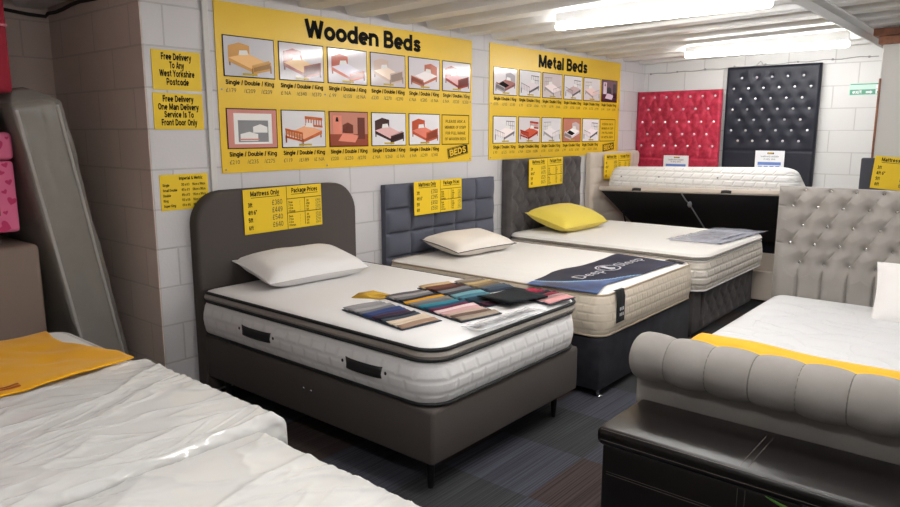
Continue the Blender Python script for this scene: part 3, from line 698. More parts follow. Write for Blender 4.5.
metal_specs = [
    ((232, 226, 230), (178, 170, 176), (150, 100, 96), 'throw', False), ((232, 228, 232), (110, 104, 110), (206, 196, 200), 'wire', False),
    ((216, 202, 204), (166, 156, 158), (220, 206, 208), 'wire', True), ((232, 228, 232), (110, 104, 106), (178, 154, 156), 'wire', False),
    ((228, 220, 222), (180, 160, 160), (214, 188, 184), 'wire', True), ((110, 76, 92), (70, 44, 56), (190, 170, 186), 'room', False),
    ((236, 232, 236), (130, 120, 124), (226, 210, 210), 'wire', False), ((224, 216, 220), (176, 62, 44), (190, 84, 60), 'slat', False),
    ((232, 228, 232), (170, 166, 170), (216, 208, 212), 'wire', True), ((196, 130, 110), (206, 190, 190), (226, 222, 226), 'throw', False),
    ((238, 236, 240), (96, 92, 96), (220, 214, 218), 'wire', False)]
metal_prices = [('£135', '/£155', '/£180'), ('£ 95', '/£120', '/£NA'), ('£ 99', '/£ 99', '/£NA'), ('£120', '/£150', '/£180'), ('£ NA', '/£170', '/£190'), ('£149', '/£169', '/£189'),
                ('£ 99', '/£125', '/£150'), ('£ NA', '/£250', '/£280'), ('£130', '/£150', '/£NA'), ('£ 99', '/£130', '/£160'), ('£ 89', '/£110', '/£NA')]
wall_board('metal_beds_sign', 5.05, 7.545, 1.352, 2.37, 'Metal Beds', 6.305, .95, 5.11, metal_specs, metal_prices,
           'large yellow wall sign headed Metal Beds with eleven bed photos and prices')
def small_sign(name, x0, x1, z0, z1, lines, label, rot=0.0):
    t = thing(name, ((x0 + x1) / 2, 3.8, z0), label, 'sign', 'small yellow notices on the wall corner')
    fl = Flat((x0, 3.799, z0), (math.cos(rot), 0, math.sin(rot)), (-math.sin(rot), 0, math.cos(rot)))
    W = x1 - x0; H = z1 - z0
    mb = MB(); fl.slab(mb, 0, W, 0, H, 0, .003); mb.build('notice_board', YELC, t)
    mb = MB()
    for (s, x, y, size, al, fit) in lines: fl.text(mb, s, x * W, y * H, size, .0036, 0, al, .03, .82, fit * W if fit else None)
    mb.build('lettering', BLK, t)
small_sign('free_delivery_notice', 1.968, 2.262, 1.832, 2.05, [('Free Delivery', .5, .76, .053, 'c', .62), ('To Any', .5, .55, .053, 'c', .3), ('West Yorkshire', .5, .34, .053, 'c', .72), ('Postcode', .5, .13, .053, 'c', .46)],
           'upper small yellow notice reading Free Delivery To Any West Yorkshire Postcode')
small_sign('one_man_delivery_notice', 1.96, 2.262, 1.614, 1.816, [('Free Delivery', .5, .76, .05, 'c', .62), ('One Man Delivery', .5, .54, .05, 'c', .82), ('Service Is To', .5, .33, .05, 'c', .6), ('Front Door Only', .5, .11, .05, 'c', .72)],
           'second small yellow notice reading One Man Delivery Service Is To Front Door Only')
L = [('Imperial & Metric', .64, .84, .027, 'c', .5)]
for i, (a, b, c) in enumerate((('Single', "3'0 x 6'3", '90cm x 190cm'), ('Small Double', "4'0 x 6'3", '120cm x 190cm'), ('Double', "4'6 x 6'3", '135cm x 190cm'), ('King', "5'0 x 6'6", '150cm x 200cm'), ('Super King', "6'0 x 6'6", '180cm x 200cm'))):
    y = .67 - i * .145
    L += [(a, .05, y, .021, 'l', None), (b, .43, y, .021, 'l', .17), (c, .66, y, .021, 'l', .28)]
small_sign('size_chart_notice', 1.966, 2.265, 1.155, 1.36, L, 'small yellow chart of bed sizes half behind the charcoal headboard')

# price cards that hang on the headboards
def price_card(o, ex, ey, W, H, prices, label):
    fl = Flat(o, ex, ey); c = fl.p(W / 2, 0, 0)
    t = thing('price_card', c, label, 'price card', 'yellow price cards on the headboards')
    mb = MB(); fl.slab(mb, 0, W, 0, H, 0, .003); mb.build('card', YELC, t)
    mb = MB(); h = .0036; k = W / .61
    fl.rect(mb, .322 * k, .326 * k, 0, H, h, 0)
    fl.text(mb, 'Mattress Only', .16 * k, .84 * H, .044, h, 0, 'c', .025, .9, .215 * k); fl.rect(mb, .055 * k, .27 * k, .80 * H, .812 * H, h, 0)
    fl.text(mb, 'Package Prices', .47 * k, .84 * H, .044, h, 0, 'c', .025, .9, .215 * k); fl.rect(mb, .36 * k, .58 * k, .80 * H, .812 * H, h, 0)
    for i, s in enumerate(('3ft', '4ft 6"', '5ft', '6ft')):
        y = (.6 - i * .17) * H
        fl.text(mb, s, .03 * k, y, .04, h, 0, 'l', .025, .75)
        fl.text(mb, prices[i], .29 * k, y, .05, h, 1, 'r', .004, .85)
    fl.rect(mb, .326 * k, W - .004, .70 * H, .715 * H, h, 0); fl.rect(mb, .326 * k, W - .004, .37 * H, .385 * H, h, 0); fl.rect(mb, .465 * k, .469 * k, .02, .7 * H, h, 0)
    for b in range(2):
        for i in range(4):
            y = (.635 - .33 * b - i * .07) * H
            fl.text(mb, ('Divan', '2 Drw', '4 Drw', 'Ottoman')[i], .335 * k, y - .01, .02, h, 0, 'l', .02, .8); fl.text(mb, '✓' if False else '/', .425 * k, y - .01, .02, h, 1)
            fl.text(mb, ('3ft', '4ft6', '5ft', '6ft')[i], .48 * k, y - .01, .022, h, 0, 'l', .02, .8)
            fl.text(mb, '£' + str(int(prices[i][1:]) + 80 + 60 * b + 10 * i), .60 * k, y - .01, .024, h, 1, 'r', 0, .9)
    mb.build('price_lettering', [BLK, INK], t)
    return t
def rotx(a): return ((math.cos(a), 0, math.sin(a)), (-math.sin(a), 0, math.cos(a)))
e, u = rotx(R(.7)); price_card((2.446, 3.712, .972), e, u, .61, .278, ('£380', '£449', '£540', '£640'), 'yellow price card on the rounded plain charcoal headboard')
e, u = rotx(R(.3)); price_card((3.952, 3.688, .958), e, u, .582, .262, ('£350', '£395', '£450', '£550'), 'yellow price card on the square panelled slate grey headboard')
e, u = rotx(R(.9)); price_card((5.527, 3.676, 1.08), e, u, .605, .266, ('£425', '£475', '£525', '£625'), 'yellow price card on the dark tufted headboard behind the yellow cushion')
e, u = rotx(R(.2)); price_card((7.0, 3.672, 1.085), e, u, .64, .272, ('£450', '£550', '£620', '£720'), 'yellow price card on the cream headboard behind the raised mattress')

# ---------------------------------------------------------------- bed one: charcoal base, pillow-top mattress
X0, X1 = 2.13, 3.38
t = thing('divan_bed', (2.755, 2.8, 0), 'charcoal fabric bed base on black legs with plain rounded headboard', 'bed')
mb = MB(); mb.box(X0, X1, 1.89, 3.70, .15, .405, .018, 3); mb.build('bed_base', CHAR, t)
mb = MB()
hb = [(X0, .05)]; rr = .2
hb = [Vector((X1 - .005, 0, .05))]
for cx, a0 in ((X1 - .005 - rr, 0), (X0 + rr, 90)):
    for i in range(13):
        a = R(a0 + 90 * i / 12); hb.append(Vector((cx + rr * math.cos(a), 0, 1.254 - rr + rr * math.sin(a))))
hb.append(Vector((X0, 0, .05)))
cen = Vector(((X0 + X1) / 2, 0, .66))
rings = []
for yy, k in ((3.795, 0), (3.735, 0), (3.722, .006), (3.716, .02)):
    rings.append([Vector((p.x + (cen.x - p.x) / abs(cen.x - p.x) * k, yy, p.z - (k if p.z > .5 else 0))) for p in hb])
mb.loft(rings); mb.build('headboard', CHAR, t, sharp=50)
for lx, ly in ((X0 + .075, 1.97), (X1 - .12, 1.97), (X0 + .075, 3.6), (X1 - .12, 3.6)):
    mb = MB(); mb.cyl((lx, ly, 0), (lx, ly, .155), .013, .023, 16); mb.build('leg', BLKP, t)
for yy in (2.775, 2.715):
    mb = MB(); mb.sphere((X0 - .001, yy, .300), .009, .5, 1, 1, sub=2); mb.build('chrome_stud', CHROME, t)

RC1 = (.07, .05, .13, .13)
t = thing('pillow_top_mattress', (2.755, 2.8, .405), 'white quilted mattress with black edging and soft pillow top holding fabric swatches', 'mattress')
mb = MB(); mattress_body(mb, X0 - .005, X1 + .0, 1.885, 3.71, .408, .62, RC1, .03, .012, 0.0); mb.build('quilted_body', TICK1, t)
mb = MB(); ring_piping(mb, X0, X1, 1.885, 3.71, RC1, .420, .008, .002); ring_piping(mb, X0, X1, 1.885, 3.71, RC1, .622, .009, .0); mb.build('black_edging', BLKF, t)
mb = MB()
pf = [(.03, .618), (.012, .626), (.006, .642), (.012, .658), (.02, .668)]
mb.loft([rrect(X0 - .01, X1 + .025, 1.87, 3.715, RC1, z, 7, i) for i, z in pf], cap1=False); mb.build('satin_border', TOPTAPE, t)
mb = MB(); ring_piping(mb, X0 - .01, X1 + .025, 1.87, 3.715, RC1, .671, .009, .014); mb.build('top_edging', BLKF, t)
mb = MB()
pf = [(.02, .668), (.03, .677), (.06, .688), (.12, .694), (.3, .696), (.5, .696)]
mb.loft([rrect(X0 - .01, X1 + .025, 1.87, 3.715, RC1, z, 7, i) for i, z in pf], cap0=False); mb.build('pillow_top', TICK1, t)
for ya, yb in ((2.18, 2.43), (3.02, 3.29)):
    hd = MB(); hd.grid(12, 3, lambda a, b: Vector((X0 - .008 - .016 * math.sin(math.pi * a) ** .5 - .006, ya + (yb - ya) * a, .495 + .055 * b)))
    h = hd.build('carry_handle', BLKF, t, thick=.004)
    for yy in (ya - .02, yb + .02): rv = MB(); rv.sphere((X0 - .014, yy, .525), .010, .5, 1, 1); rv.build('vent_rivet', BLKP, h)

def xform(x, y, z, rz=0, rx=0, ry=0):
    return Matrix.Translation((x, y, z)) @ Matrix.Rotation(R(rz), 4, 'Z') @ Matrix.Rotation(R(ry), 4, 'Y') @ Matrix.Rotation(R(rx), 4, 'X')
def make_pillow(name, lx, ly, h, xf, m, label, seam=None, seed=0, n=20, cat='pillow'):
    t = thing(name, xf.translation, label, cat)
    mb = MB(); pillow(mb, lx, ly, h, xf, 0, n, .012, seed); mb.build('pillow_case' if cat == 'pillow' else 'cushion_cover', m, t, sharp=80)
    mb = MB(); pillow_seam(mb, lx, ly, xf, .004); mb.build('seam_piping', seam or m, t, sharp=80)
    return t
make_pillow('pillow', .73, .42, .17, xform(2.68, 3.45, .79, -4, 11), WHITEF, 'white pillow against the plain charcoal headboard', seed=1)

# fabric swatch books laid out on the mattress
def swatch_book(cx, cy, rot, cols, L_, pitch, label, z=.698):
    n = len(cols); t = thing('swatch_book', (cx, cy, z), label, 'fabric swatches', 'fabric swatch books on the near mattress')
    xf = Matrix.Translation((cx, cy, z)) @ Matrix.Rotation(R(rot), 4, 'Z')
    tot = pitch * n
    mb = MB(); mb.box(-L_ / 2 - .004, L_ / 2 + .006, -tot / 2 - .006, tot / 2 + .004, 0, .004, xf=xf); mb.build('backing_card', mat_cache((66, 72, 84)), t)
    for i, c in enumerate(cols):
        y0 = tot / 2 - pitch * (i + 1) - .012; wv = random.uniform(-.008, .012)
        s = MB()
        def f(a, b):
            x = -L_ / 2 + a * (L_ + wv); y = y0 + .012 + b * pitch * .98
            zz = .006 + b * .007 + .002 * math.sin(a * 5 + i)
            return xf @ Vector((x, y, zz))
        s.grid(8, 3, f); s.build('swatch', mat_cache(c), t, thick=.0025)
    return t
SW = {}
def mat_cache(c):
    if c not in SW: SW[c] = mat('swatch_%02x%02x%02x' % c, c, 0.9, spec=0.12, sheen=0.03, bump=0.15, bump_scale=300)
    return SW[c]
swatch_book(2.39, 2.40, -8, [(150, 148, 150), (140, 138, 140), (158, 156, 158), (112, 112, 118), (52, 70, 116), (48, 62, 104), (66, 44, 62), (34, 34, 46), (66, 76, 84), (214, 196, 176), (206, 186, 166), (150, 124, 106)], .235, .041,
            'swatch book nearest the quilted side edge, greys and navy to beige')
swatch_book(2.70, 2.34, -10, [(94, 90, 96), (150, 146, 146), (108, 108, 112), (38, 36, 44), (206, 150, 40), (130, 124, 116), (98, 104, 108), (40, 122, 140), (28, 72, 96), (98, 34, 62), (226, 200, 202), (200, 156, 158), (186, 160, 148), (104, 84, 76), (150, 136, 122)], .26, .043,
            'middle swatch book with ochre, teal, plum and pink strips')
swatch_book(2.985, 2.40, -10, [(196, 168, 130), (112, 70, 56), (74, 44, 40), (120, 122, 128), (58, 62, 70), (110, 160, 172), (70, 116, 132), (40, 66, 84), (34, 48, 58), (60, 30, 44)], .22, .058,
            'swatch book with tan, brown and pale teal strips behind the middle one')
swatch_book(3.235, 2.46, -10, [(150, 140, 130), (128, 116, 100), (186, 164, 120), (150, 128, 96), (120, 104, 84), (84, 96, 108), (64, 74, 88)], .19, .045,
            'swatch book with khaki and grey strips at the far edge of the mattress')
swatch_book(3.21, 2.04, -6, [(156, 40, 66), (126, 28, 52), (40, 34, 44), (110, 36, 52), (150, 120, 120), (206, 150, 150)], .22, .048,
            'swatch book of crimson and pink patterned strips at the mattress corner')
t = thing('swatch', (3.02, 2.13, .72), 'black folded fabric swatch lying over the teal strips', 'fabric swatch')
for k in range(2):
    mb = MB(); mb.grid(8, 8, lambda a, b: Vector((2.87 + .3 * a + .03 * b, 2.01 + .24 * b - .04 * a, .719 + .006 * k + .006 * math.sin(4 * a + 2 * b + k)))); mb.build('folded_cloth', mat_cache((30, 34, 38)), t, thick=.004)
mb = MB(); pts = [(2.52, 2.83), (2.60, 2.86), (2.72, 2.865), (2.69, 2.79), (2.71, 2.70), (2.60, 2.66), (2.57, 2.75)]
mb.add([Vector((a, b, .70 + .008 * (i % 2))) for i, (a, b) in enumerate(pts)], [list(range(len(pts)))])
tag(mb.build('swatch', mat_cache((206, 164, 60)), None, thick=.004), 'crumpled mustard yellow fabric scrap beside the swatch books', 'fabric swatch')
# clear packet over the foot edge
t = thing('plastic_packet', (2.7, 1.9, .70), 'clear plastic packet with grey lettering draped on the foot edge of the near mattress', 'packet')
def pk(a, b):
    x = 2.44 + .52 * a; y = 1.985 - .11 * b - .03 * a
    return Vector((x, y, .699 + .008 * noise.noise(Vector((x * 22, y * 22, 0))) + .004))
mb = MB(); mb.grid(40, 10, pk); mb.build('film', film_mat('packet_film', .3, (230, 232, 236), .08), t, thick=.001)
mb = MB(); fl = Flat((2.46, 1.905, .7075), (1, -.05, 0), (0, 1, 0)); fl.text(mb, 'BACK CARE MATTRESS', 0, 0, .065, 0, 0, 'l', .01, .8, .46); mb.build('lettering', mat('packet_print', (84, 86, 96), .4), t)

# ---------------------------------------------------------------- bed two: slate panelled headboard, black velvet base
A0, A1 = 3.66, 5.07
t = thing('divan_bed', (4.36, 2.8, 0), 'black velvet divan on chrome glides with square panelled slate headboard', 'bed')
mb = MB(); mb.box(A0, A1, 1.90, 2.795, .045, .372, .014, 2); mb.box(A0, A1, 2.80, 3.70, .045, .372, .014, 2); mb.build('bed_base', NVEL, t)
def sq(nu, nv, W, H, d, p=.35):
    def hf(u, v):
        a = abs(math.sin(math.pi * u / W * nu)); b = abs(math.sin(math.pi * v / H * nv))
        return d * (min(a, 1) ** p * min(b, 1) ** p) - d
    return hf
mb = MB(); W_, H_ = 1.37, .93
pad(mb, (3.70, 3.795, .275), (1, 0, 0), (0, 0, 1), W_, H_, .085, sq(5, 5, W_, H_, .045), 100, 80, edge=.02); mb.build('headboard', SLATE, t, sharp=80)
for x in (3.9, 4.9):
    mb = MB(); mb.box(x, x + .06, 3.77, 3.795, 0, .28, .002, 1); mb.build('headboard_strut', WOOD, t)
for lx, ly in ((3.695, 1.925), (5.03, 1.925), (3.7, 3.6), (5.03, 3.6)):
    mb = MB(); mb.cyl((lx, ly, 0), (lx, ly, .012), .027, .03, 20); mb.cyl((lx, ly, .012), (lx, ly, .02), .03, .018, 20); mb.cyl((lx, ly, .02), (lx, ly, .05), .011, .011, 12); mb.build('glide_foot', CHROME, t)
t = thing('mattress', (4.36, 2.8, .372), 'beige tufted mattress with cream top on the black velvet divan', 'mattress')
mb = MB(); mattress_body(mb, A0 - .01, A1, 1.885, 3.70, .375, .638, .1, .02, .012, 0.0); mb.build('tufted_border', TICK2, t)
mb = MB(); mb.loft([rrect(A0 - .01, A1, 1.885, 3.70, .1, z, 7, i) for i, z in ((.012, .636), (.02, .642), (.08, .648), (.3, .650), (.5, .65))], cap0=False); mb.build('knit_top', TOP2, t)
mb = MB(); ring_piping(mb, A0 - .01, A1, 1.885, 3.70, .1, .639, .006, .008); ring_piping(mb, A0 - .01, A1, 1.885, 3.70, .1, .388, .006, .003)
mb.build('edge_piping', mat('beige_piping', (176, 160, 140), .8), t)
def drape(fx):                                              # label sewn over the foot edge
    b = MB(); b.grid(2, 14, fx); return b
mb = drape(lambda a, b: Vector((3.795 + .105 * a, 1.868, .652 - .2 * b)) if b > .2 else Vector((3.79 + .105 * a, 1.895 - .027 * b / .2, .654)))
lab = mb.build('side_label', BLKF, t, thick=.002)
fl = Flat((3.82, 1.8645, .49), UPX, UPZ); mb = MB()
for i, s in enumerate(('###', '###')):
    for k in range(3): fl.rect(mb, .008 + k * .02, .02 + k * .02, .0 + i * .035, .02 + i * .035, 0)
mb.build('label_print', CARD, lab)
mb = MB(); mb.grid(2, 4, lambda a, b: Vector((4.90 + .075 * a + .05 * b, 1.915 + .15 * b, .655))); mb.build('corner_label', BLKF, t, thick=.002)
# navy printed sheet on the foot end, with a blue glow band and silver lettering
NAVY = mat('navy_satin_print', (26, 32, 56), .55, spec=.3)
ICE = mat('blue_wave_print', (62, 96, 150), .4, spec=.4, rgb2=(30, 42, 78), noise_scale=4)
PALE = mat('pale_blue_print', (132, 176, 212), .3, spec=.4)
SILV = mat('silver_lettering', (206, 208, 216), .4)
t = thing('display_sheet', (4.3, 2.2, .652), 'navy printed sheet with silver Deep Sleep lettering on the beige mattress', 'display sheet')
ctl_top = [(3.589, 2.393), (4.017, 2.469), (4.539, 2.43), (4.982, 2.47)]
ctl_bot = [(3.66, 1.93), (3.905, 2.0), (4.40, 1.97), (4.90, 1.955)]
def lerp_poly(P, a):
    a = min(max(a, 0), 1) * (len(P) - 1); i = min(int(a), len(P) - 2); f = a - i
    f = f * f * (3 - 2 * f) * .3 + f * .7
    return P[i][0] + (P[i + 1][0] - P[i][0]) * f, P[i][1] + (P[i + 1][1] - P[i][1]) * f
def ds(a, b):
    p = lerp_poly(ctl_top, a); q = lerp_poly(ctl_bot, a)
    x = p[0] + (q[0] - p[0]) * b; y = p[1] + (q[1] - p[1]) * b
    return Vector((x, y, .655 + .006 * noise.noise(Vector((x * 4, y * 4, 1))) + .004))
mb = MB(); nu, nv = 180, 60; mb.grid(nu, nv, ds)
for j in range(nv):
    for i in range(nu):
        a = i / nu; b = j / nv; lim = .10 + .02 * math.sin(b * 6) + .55 * b ** 2.2
        k = j * nu + i
        mb.M[k] = 0 if a > lim else (2 if a > lim - .02 - .03 * b else 1)
sh = mb.build('printed_sheet', [NAVY, ICE, PALE], t, thick=.002)
fl = Flat((3.93, 2.225, .6685), (1, 0, 0), (0, 1, 0)); mb = MB()
fl.text(mb, 'Deep', -.02, -.05, .125, 0, 0, 'l', .0, .9, .32); fl.text(mb, 'Sleep', .545, -.05, .125, 0, 0, 'l', .0, .9, .36)
mb.build('lettering', SILV, t)
mb = MB()
def ell(cx, cy, rx, ry, t_, m=0, a0=0, a1=360):
    n = 36; ii = []
    for k in range(n + 1):
        a = R(a0 + (a1 - a0) * k / n); ii += [fl.p(cx + rx * math.cos(a), cy + ry * math.sin(a), .0004), fl.p(cx + (rx - t_) * math.cos(a), cy + (ry - t_) * math.sin(a), .0004)]
    mb.add(ii, [[2 * k, 2 * k + 2, 2 * k + 3, 2 * k + 1] for k in range(n)], m)
ell(.425, .0, .11, .085, .012); ell(.425, .0, .085, .062, .006, 0, 20, 200)
fl.poly(mb, [(.38, -.05), (.43, -.055), (.47, -.03), (.44, .0), (.46, .05), (.41, .06), (.40, .02)], .0006, 0)
mb.build('oval_emblem', SILV, t)
make_pillow('pillow', .68, .42, .15, xform(4.33, 3.44, .735, -5, 8), mat('ivory_pillow', (230, 222, 214), .85, spec=.2), 'ivory pillow with dark piping against the slate panelled headboard', mat('dark_piping', (70, 66, 66), .8), 3)

# ---------------------------------------------------------------- bed three: dark buttoned headboard, tufted footed base
B0, B1 = 5.25, 6.72
t = thing('divan_bed', (5.98, 2.8, 0), 'dark grey velvet divan with deep buttoned headboard and buttoned foot end', 'bed')
mb = MB(); mb.box(B0, B1, 1.945, 3.70, .03, .375, .014, 2); mb.build('bed_base', DVEL, t)
def diamond(W, H, du, dv, u0, v0):
    btn = []; j = 0; v = v0
    while v < H:
        u = u0 if j % 2 == 0 else u0 + du / 2
        while u < W: btn.append((u, v)); u += du
        v += dv; j += 1
    return btn
def diag_creases(btn, du, dv, both=True):
    cr = []
    S = set((round(a, 3), round(b, 3)) for a, b in btn)
    for a, b in btn:
        for s in ((1, -1) if both else (1,)):
            q = (round(a + s * du / 2, 3), round(b + dv, 3))
            if any(abs(q[0] - c) < .01 and abs(q[1] - d) < .01 for c, d in S): cr.append((a, b, a + s * du / 2, b + dv))
    return cr
W_, H_ = 1.305, 1.1
btn = diamond(W_, H_, .19, .115, .09, .06)
mb = MB(); pad(mb, (5.25, 3.786, .25), (1, 0, 0), (0, 0, 1), W_, H_, .10, tuft(btn, .05, .045, diag_creases(btn, .19, .115), .016, .7), 110, 90); mb.build('headboard', DVEL, t, sharp=80)
b2 = diamond(B1 - B0 - .3, .26, .17, .085, .08, .05)
mb = MB(); pad(mb, (B0 + .16, 1.95, .06), (1, 0, 0), (0, 0, 1), B1 - B0 - .30, .30, .03, tuft(b2, .03, .035, diag_creases(b2, .17, .085), .014, .8), 110, 30, edge=.012); mb.build('buttoned_foot_panel', DVEL, t, sharp=80)
for lx in (B0 + .07, B1 - .07):
    mb = MB(); mb.cyl((lx, 2.0, 0), (lx, 2.0, .034), .025, .02, 14); mb.build('glide_foot', BLKP, t)
t = thing('mattress', (5.98, 2.8, .375), 'cream tufted mattress on the dark buttoned divan', 'mattress')
mb = MB(); mattress_body(mb, B0 - .03, B1 + .02, 1.87, 3.70, .378, .625, .1, .025, .012, 0.004); mb.build('tufted_body', TICK3, t)
mb = MB(); ring_piping(mb, B0 - .03, B1 + .02, 1.87, 3.70, .1, .622, .006, .006); ring_piping(mb, B0 - .03, B1 + .02, 1.87, 3.70, .1, .392, .006, .004); mb.build('edge_piping', TOP2, t)
t = thing('mattress_topper', (5.98, 2.8, .63), 'thin cream mattress topper under the yellow cushion', 'mattress topper')
mb = MB(); mattress_body(mb, B0 - .05, B1 - .02, 1.86, 3.69, .632, .682, .12, .018, .004, .004); mb.build('topper_pad', TOP2, t)
mb = MB(); ring_piping(mb, B0 - .05, B1 - .02, 1.86, 3.69, .12, .655, .004, -.004); mb.build('edge_piping', mat('taupe_piping', (150, 140, 130), .8), t)  # grey-beige piping, darker than the topper pad
make_pillow('cushion', .76, .46, .2, xform(5.79, 3.40, .80, -2, 14), YCUSH, 'plain yellow cushion against the dark buttoned headboard', None, 5, cat='cushion')
t = thing('printed_packet', (6.3, 2.1, .69), 'plastic wrapped printed leaflet hanging over the corner of the topper', 'packet')
def lf(a, b):
    x = 5.72 + .98 * a + .05 * b; y = 2.36 - .42 * b - .06 * a
    z = .692 + .006 * noise.noise(Vector((x * 9, y * 9, 2)))
    if b > .86: z -= .0
    return Vector((x, y, z))
mb = MB(); mb.grid(36, 14, lf)
LEAF = [mat('leaflet_grey', (196, 196, 206), .25, rgb2=(224, 222, 228), noise_scale=7), mat('leaflet_navy', (64, 66, 96), .25), mat('leaflet_pale', (214, 214, 222), .2), mat('leaflet_photo', (120, 112, 122), .25, rgb2=(196, 186, 190), noise_scale=10)]
for j in range(14):
    for i in range(36):
        a, b = i / 36, j / 14
        mb.M[j * 36 + i] = 3 if (.2 < a < .75 and .12 < b < .62) else (1 if (b > .9 or (a > .9)) else (2 if b > .7 else 0))
mb.build('leaflet', LEAF, t, thick=.002)
fl = Flat((5.95, 1.975, .7015), (1, -.06, 0), (.06, 1, 0)); mb = MB(); fl.text(mb, 'mattress', 0, 0, .07, 0, 0, 'l', .01, 1, .5); mb.build('lettering', LEAF[1], t)
mb = MB(); mb.grid(30, 12, lambda a, b: lf(a * 1.06 - .03, b * 1.08 - .04) + Vector((0, 0, .008 + .004 * noise.noise(Vector((a * 14, b * 9, 4)))))); mb.build('plastic_sleeve', film_mat('sleeve_film', .14, (225, 228, 240), .06), t, thick=.001)

# ---------------------------------------------------------------- bed four: ottoman bed with its platform lifted
t = thing('ottoman_bed', (7.4, 2.75, 0), 'cream ottoman storage bed with its platform lifted to show the black underside', 'bed')
mb = MB()
for a in ((6.86, 6.90, 1.75, 3.68), (7.92, 7.96, 1.75, 3.68), (6.90, 7.92, 1.75, 1.79), (6.90, 7.92, 3.64, 3.68)): mb.box(a[0], a[1], a[2], a[3], .02, .30, .006, 1)
mb.build('storage_box', CREAM, t)
mb = MB(); mb.box(6.90, 7.92, 1.79, 3.64, .02, .035); mb.build('box_floor', WOOD, t)
W_, H_ = 1.15, 1.02
def hb4(u, v):
    a = abs(math.sin(math.pi * v / .17)) ** .4
    c = math.exp(-((u - .2) / .012) ** 2) + math.exp(-((u - W_ + .2) / .012) ** 2)
    return .02 * a * (1 - .7 * min(1, c)) - .02
mb = MB(); pad(mb, (6.80, 3.783, .36), (1, 0, 0), (0, 0, 1), W_, H_, .09, hb4, 60, 72, edge=.04); mb.build('headboard', CREAM, t, sharp=80)
mb = MB(); mb.box(6.9, 6.96, 3.77, 3.795, 0, .37); mb.box(7.8, 7.86, 3.77, 3.795, 0, .37); mb.build('headboard_strut', WOOD, t)
ang = math.atan2(-.66, 1.2); DX, DZ = math.cos(ang), math.sin(ang)
xl = Matrix.Translation((6.85, 3.64, 1.025)) @ Matrix.Rotation(R(-1.5), 4, 'X') @ Matrix.Translation((0, -3.64, 0)) @ Matrix.Rotation(-ang, 4, 'Y')     # platform frame: local x runs down to the hinge side
LW = 1.24
mb = MB(); mb.box(0, LW, 1.73, 3.64, -.045, 0, .008, 2, xf=xl); pl = mb.build('lift_platform', CREAM, t)
mb = MB(); mb.box(.03, LW - .02, 1.755, 3.615, -.052, -.044, xf=xl); mb.build('underside_cloth', DARKBOX, pl)
for yy in (3.2, 2.28):
    mb = MB(); mb.grid(6, 4, lambda a, b: xl @ Vector((-.004 - .014 * math.sin(math.pi * a), yy - .05 + .1 * a, -.05 + .03 * b))); mb.build('pull_tab', BLKF, pl, thick=.003)
mb = MB(); p0 = xl @ Vector((.02, 2.72, -.056)); p1 = xl @ Vector((.2, 2.69, -.09)); p2 = Vector((7.5, 2.5, .34))
mb.tube([p0, p0.lerp(p1, .5) + Vector((0, 0, -.01)), p1, p1.lerp(p2, .5) + Vector((0, 0, -.03)), p2], .007, 8); mb.sphere(p1, .028, 1, .8, 1.2); mb.build('pull_strap', mat('grey_strap', (120, 120, 126), .7), t)
for yy in (1.93, 3.58):
    mb = MB(); q0 = xl @ Vector((.55, yy, -.05)); q1 = Vector((7.62, yy, .12)); mb.cyl(q0, q0.lerp(q1, .55), .008, n=10); mb.cyl(q0.lerp(q1, .5), q1, .013, n=10); mb.build('gas_strut', BLKP, t)
t = thing('mattress', (7.4, 2.7, .6), 'white tufted mattress tilted on the lifted ottoman platform', 'mattress')
mb = MB(); mattress_body(mb, .03, LW - .03, 1.70, 3.60, .003, .265, .14, .035, .012, .006); mb.V = [xl @ v for v in mb.V]; mb.build('tufted_body', TICK4, t)
mb = MB(); ring_piping(mb, .03, LW - .03, 1.70, 3.60, .14, .24, .005, .008); ring_piping(mb, .03, LW - .03, 1.70, 3.60, .14, .03, .005, .008); mb.V = [xl @ v for v in mb.V]; mb.build('edge_piping', WHITEF, t)
for yy in (3.42, 3.0, 2.4):
    mb = MB(); mb.sphere(xl @ Vector((.018, yy, .125)), .009); mb.build('air_vent', GREY_PRINT, t)

# ---------------------------------------------------------------- tall headboards against the far wall
LEFT = (0, -1, 0); UP = (0, 0, 1)
def crystals(parent, pts, origin, h, r, mt=CRYSTAL):
    first = None; off = parent_loc(parent)
    for u, v in pts:
        p = Vector(origin) + Vector(LEFT) * u + Vector(UP) * v + Vector((-1, 0, 0)) * h
        if first is None:
            b = MB(); b.sphere((0, 0, 0), r, .55, 1, 1, sub=2); first = b.build('crystal_button', mt, None); o = first; o.data.name = 'crystal_button'
            for pg in o.data.polygons: pg.use_smooth = False
        else:
            o = first.copy(); COL.objects.link(o)
        o.parent = parent; o.location = p - off
t = thing('headboard', (8.03, 3.3, 0), 'red crushed velvet headboard with crystal buttons against the far wall', 'headboard')
W_, H_ = 1.0, 2.07
rows_ = [(7, 2.0), (6, 1.86), (7, 1.715), (6, 1.575), (7, 1.44)]
btn = []
for k, z in rows_:
    for i in range(k): btn.append((.075 + (.0 if k == 7 else .07) + i * .142, z))
cr = []
for a, b in btn:
    for c, d in btn:
        if .1 < b - d < .2 and abs(a - c) < .1: cr.append((a, b, c, d))
for i in range(7): cr.append((.075 + i * .142, 1.44, .075 + i * .142, 1.30))
cr.append((0, 1.30, W_, 1.30))
mb = MB(); pad(mb, (8.06, 3.795, 0), LEFT, UP, W_, H_, .06, tuft(btn, .03, .03, cr, .012, .5), 80, 150, edge=.03); mb.build('padded_panel', RED, t, sharp=80)
crystals(t, btn, (8.06, 3.795, 0), .04, .0135)
t = thing('headboard', (8.12, 2.3, 0), 'tall black faux leather headboard with crystal buttons against the far wall', 'headboard')
W_, H_ = .955, 2.305
btn = []
